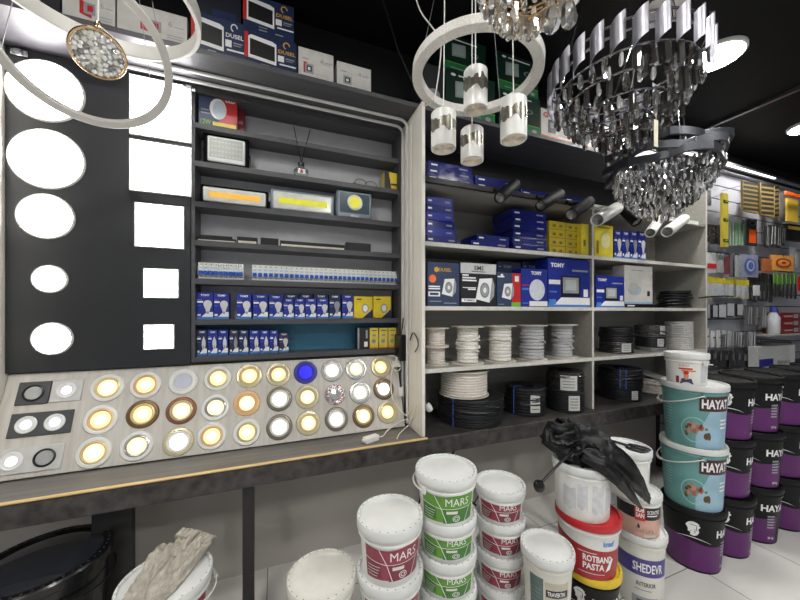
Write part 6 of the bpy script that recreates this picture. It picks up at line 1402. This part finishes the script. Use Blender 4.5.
pack(797.6, 801, 276, 290, 'red pack at the far right beside the green topped tools', red)
pack(753, 760, 285, 296, 'small white tag hanging in front of the black brushes', paper, None, None, None, Y=1.88)
# fifth row
for i, (a, b) in enumerate([(704.5, 709), (710, 717), (718, 724), (725, 733), (734.5, 742.5)]): pack(a, b, 304.5 - .3 * i, 318.5 + (1 - .8 * i), 'white tag on a dark pack below the yellow headers, %s from the left' % ordn[i], darkt, None, 'white tagged dark packs', lambda d, w, h, Y: d.rect(-w * .42, w * .42, h * .1, h * .95, Y - .001, whitebag))
for i, (a, b) in enumerate([(746, 751.5), (752, 757.5), (760, 765.5)]): pack(a, b, 306, 327, 'dark pack with metal parts left of the white bottle, %s of three' % ordn[i], greyt, None, 'dark metal part packs', blades)
q = pY(773.3, 334, 1.95); t = thing('bottle', 'white plastic bottle with blue cap standing by the red boxes', 'bottle', q); hb_ = pY(773.3, 307, 1.95).z - q.z
MB().lathe([(0.0001, 0), (0.05, 0), (0.055, 0.01), (0.055, hb_ * .6), (0.03, hb_ * .78), (0.022, hb_ * .82), (0.0001, hb_ * .82)], M('milky bottle', (190, 192, 196), 0.35), 28).build('body', t); MB().cyl(0.03, hb_ * .8, hb_, M('cap blue', (60, 70, 150), 0.35), 20).build('cap', t); MB().tube([(0.03, 0, hb_ * .93), (0.075, 0, hb_ * .9), (0.085, 0, hb_ * .8)], 0.012, black, 8).build('spout', t)
t0 = pY(773, 334, 1.95).z
tag(MB().box(pY(766, 300, 1.9).x, 6.6, 1.86, SY - 0.001, t0 - 0.018, t0 - 0.0005, shelfw).build('small_shelf'), 'narrow pale shelf on the tool wall under the bottle and the red boxes', 'shelf')
def redbox(m, w, H): m.rect(-w * .35, w * .1, H * .35, H * .6, -E, M('pale pink print', (190, 140, 140), 0.4)); m.rect(w * .15, w * .4, H * .2, H * .8, -E, gprint)
for k in range(3): carton('tool_box', 'dark red flat box in the stack beside the white bottle, %s' % ['bottom one', 'middle one', 'top one'][k], 'box', 781.5 - .3 * k, 800, 0, 1.92, t0 + 0.0835 * k, 0.15, M('crimson box', (120, 36, 44), 0.45), redbox, 'dark red flat boxes', H=0.082)
# sixth and seventh rows
for i, (a, b) in enumerate([(704, 710), (710.5, 716), (716, 721)]): pack(a, b, 329 + i, 347.5, 'white boxy pack in the lower left of the tool wall, %s of three' % ordn[i], paper, None, 'white boxy packs', lambda d, w, h, Y: d.rect(-w * .35, w * .1, h * .55, h * .62, Y - .001, black))
for i in range(6): a = 722.5 + 5.4 * i; pack(a, a + 5.1, 330 + .4 * i, 347, 'clear grey tool pack low on the tool wall, %s from the left' % ordn[i], clearbag if i % 2 else greyt, whitebag if i in (0, 3) else None, 'clear grey tool packs', blades)
for i in range(8): a = 704 + 6.2 * i; pack(a, a + 5.8, 350.5, 368, 'dark pack in the lowest row of tools, %s from the left' % ordn[i], darkt, None, 'lowest dark packs', lambda d, w, h, Y: d.rect(-w * .3, w * .25, h * .45, h * .8, Y - .001, greyt))
# low cabinet with carton
zc_ = pY(776, 366, 1.90).z
t = thing('low_cabinet', 'low dark cabinet along the foot of the slatted wall', 'cabinet', (5.1, 1.86, 0))
MB().box(-1.02, 2.2, 0.03, 0.23, 0.0, zc_ - 0.02, M('dark cabinet', (46, 45, 46), 0.5)).build('body', t); MB().box(-1.42, 2.2, 0.0, 0.235, zc_ - 0.02, zc_, M('dark cabinet top', (70, 68, 68), 0.5)).build('top', t)
def acarton(m, w, H): m.rect(-w * .46, -w * .1, H * .05, H * .42, -E, M('indigo label', (44, 44, 130), 0.4)); m.text('Asmaco', w * .0, w * .36, H * .1, H * .32, -E, M('dark ink', (40, 40, 44), 0.5), 0.0)
carton('carton', 'white carton with a blue label on the low dark cabinet', 'box', 757.5, 795, 346, 1.88, zc_, 0.075, M('grey white carton', (190, 190, 190), 0.5), acarton)
for i in range(4):
    a = pY(758 + 3 * i, 339, 1.84); b_ = pY(790 + 3 * i, 343 + i, 1.84); tag(MB().tube([(a.x, 1.84 + 0.02 * i, a.z - 0.012 * i), (b_.x, 1.84 + 0.02 * i, a.z - 0.04 - 0.012 * i)], 0.008, steel if i % 2 else fm, 8).build('metal_rod'), 'long thin metal tool lying above the white carton, %s of four' % ordn[i], 'tool', 'metal tools above the carton')
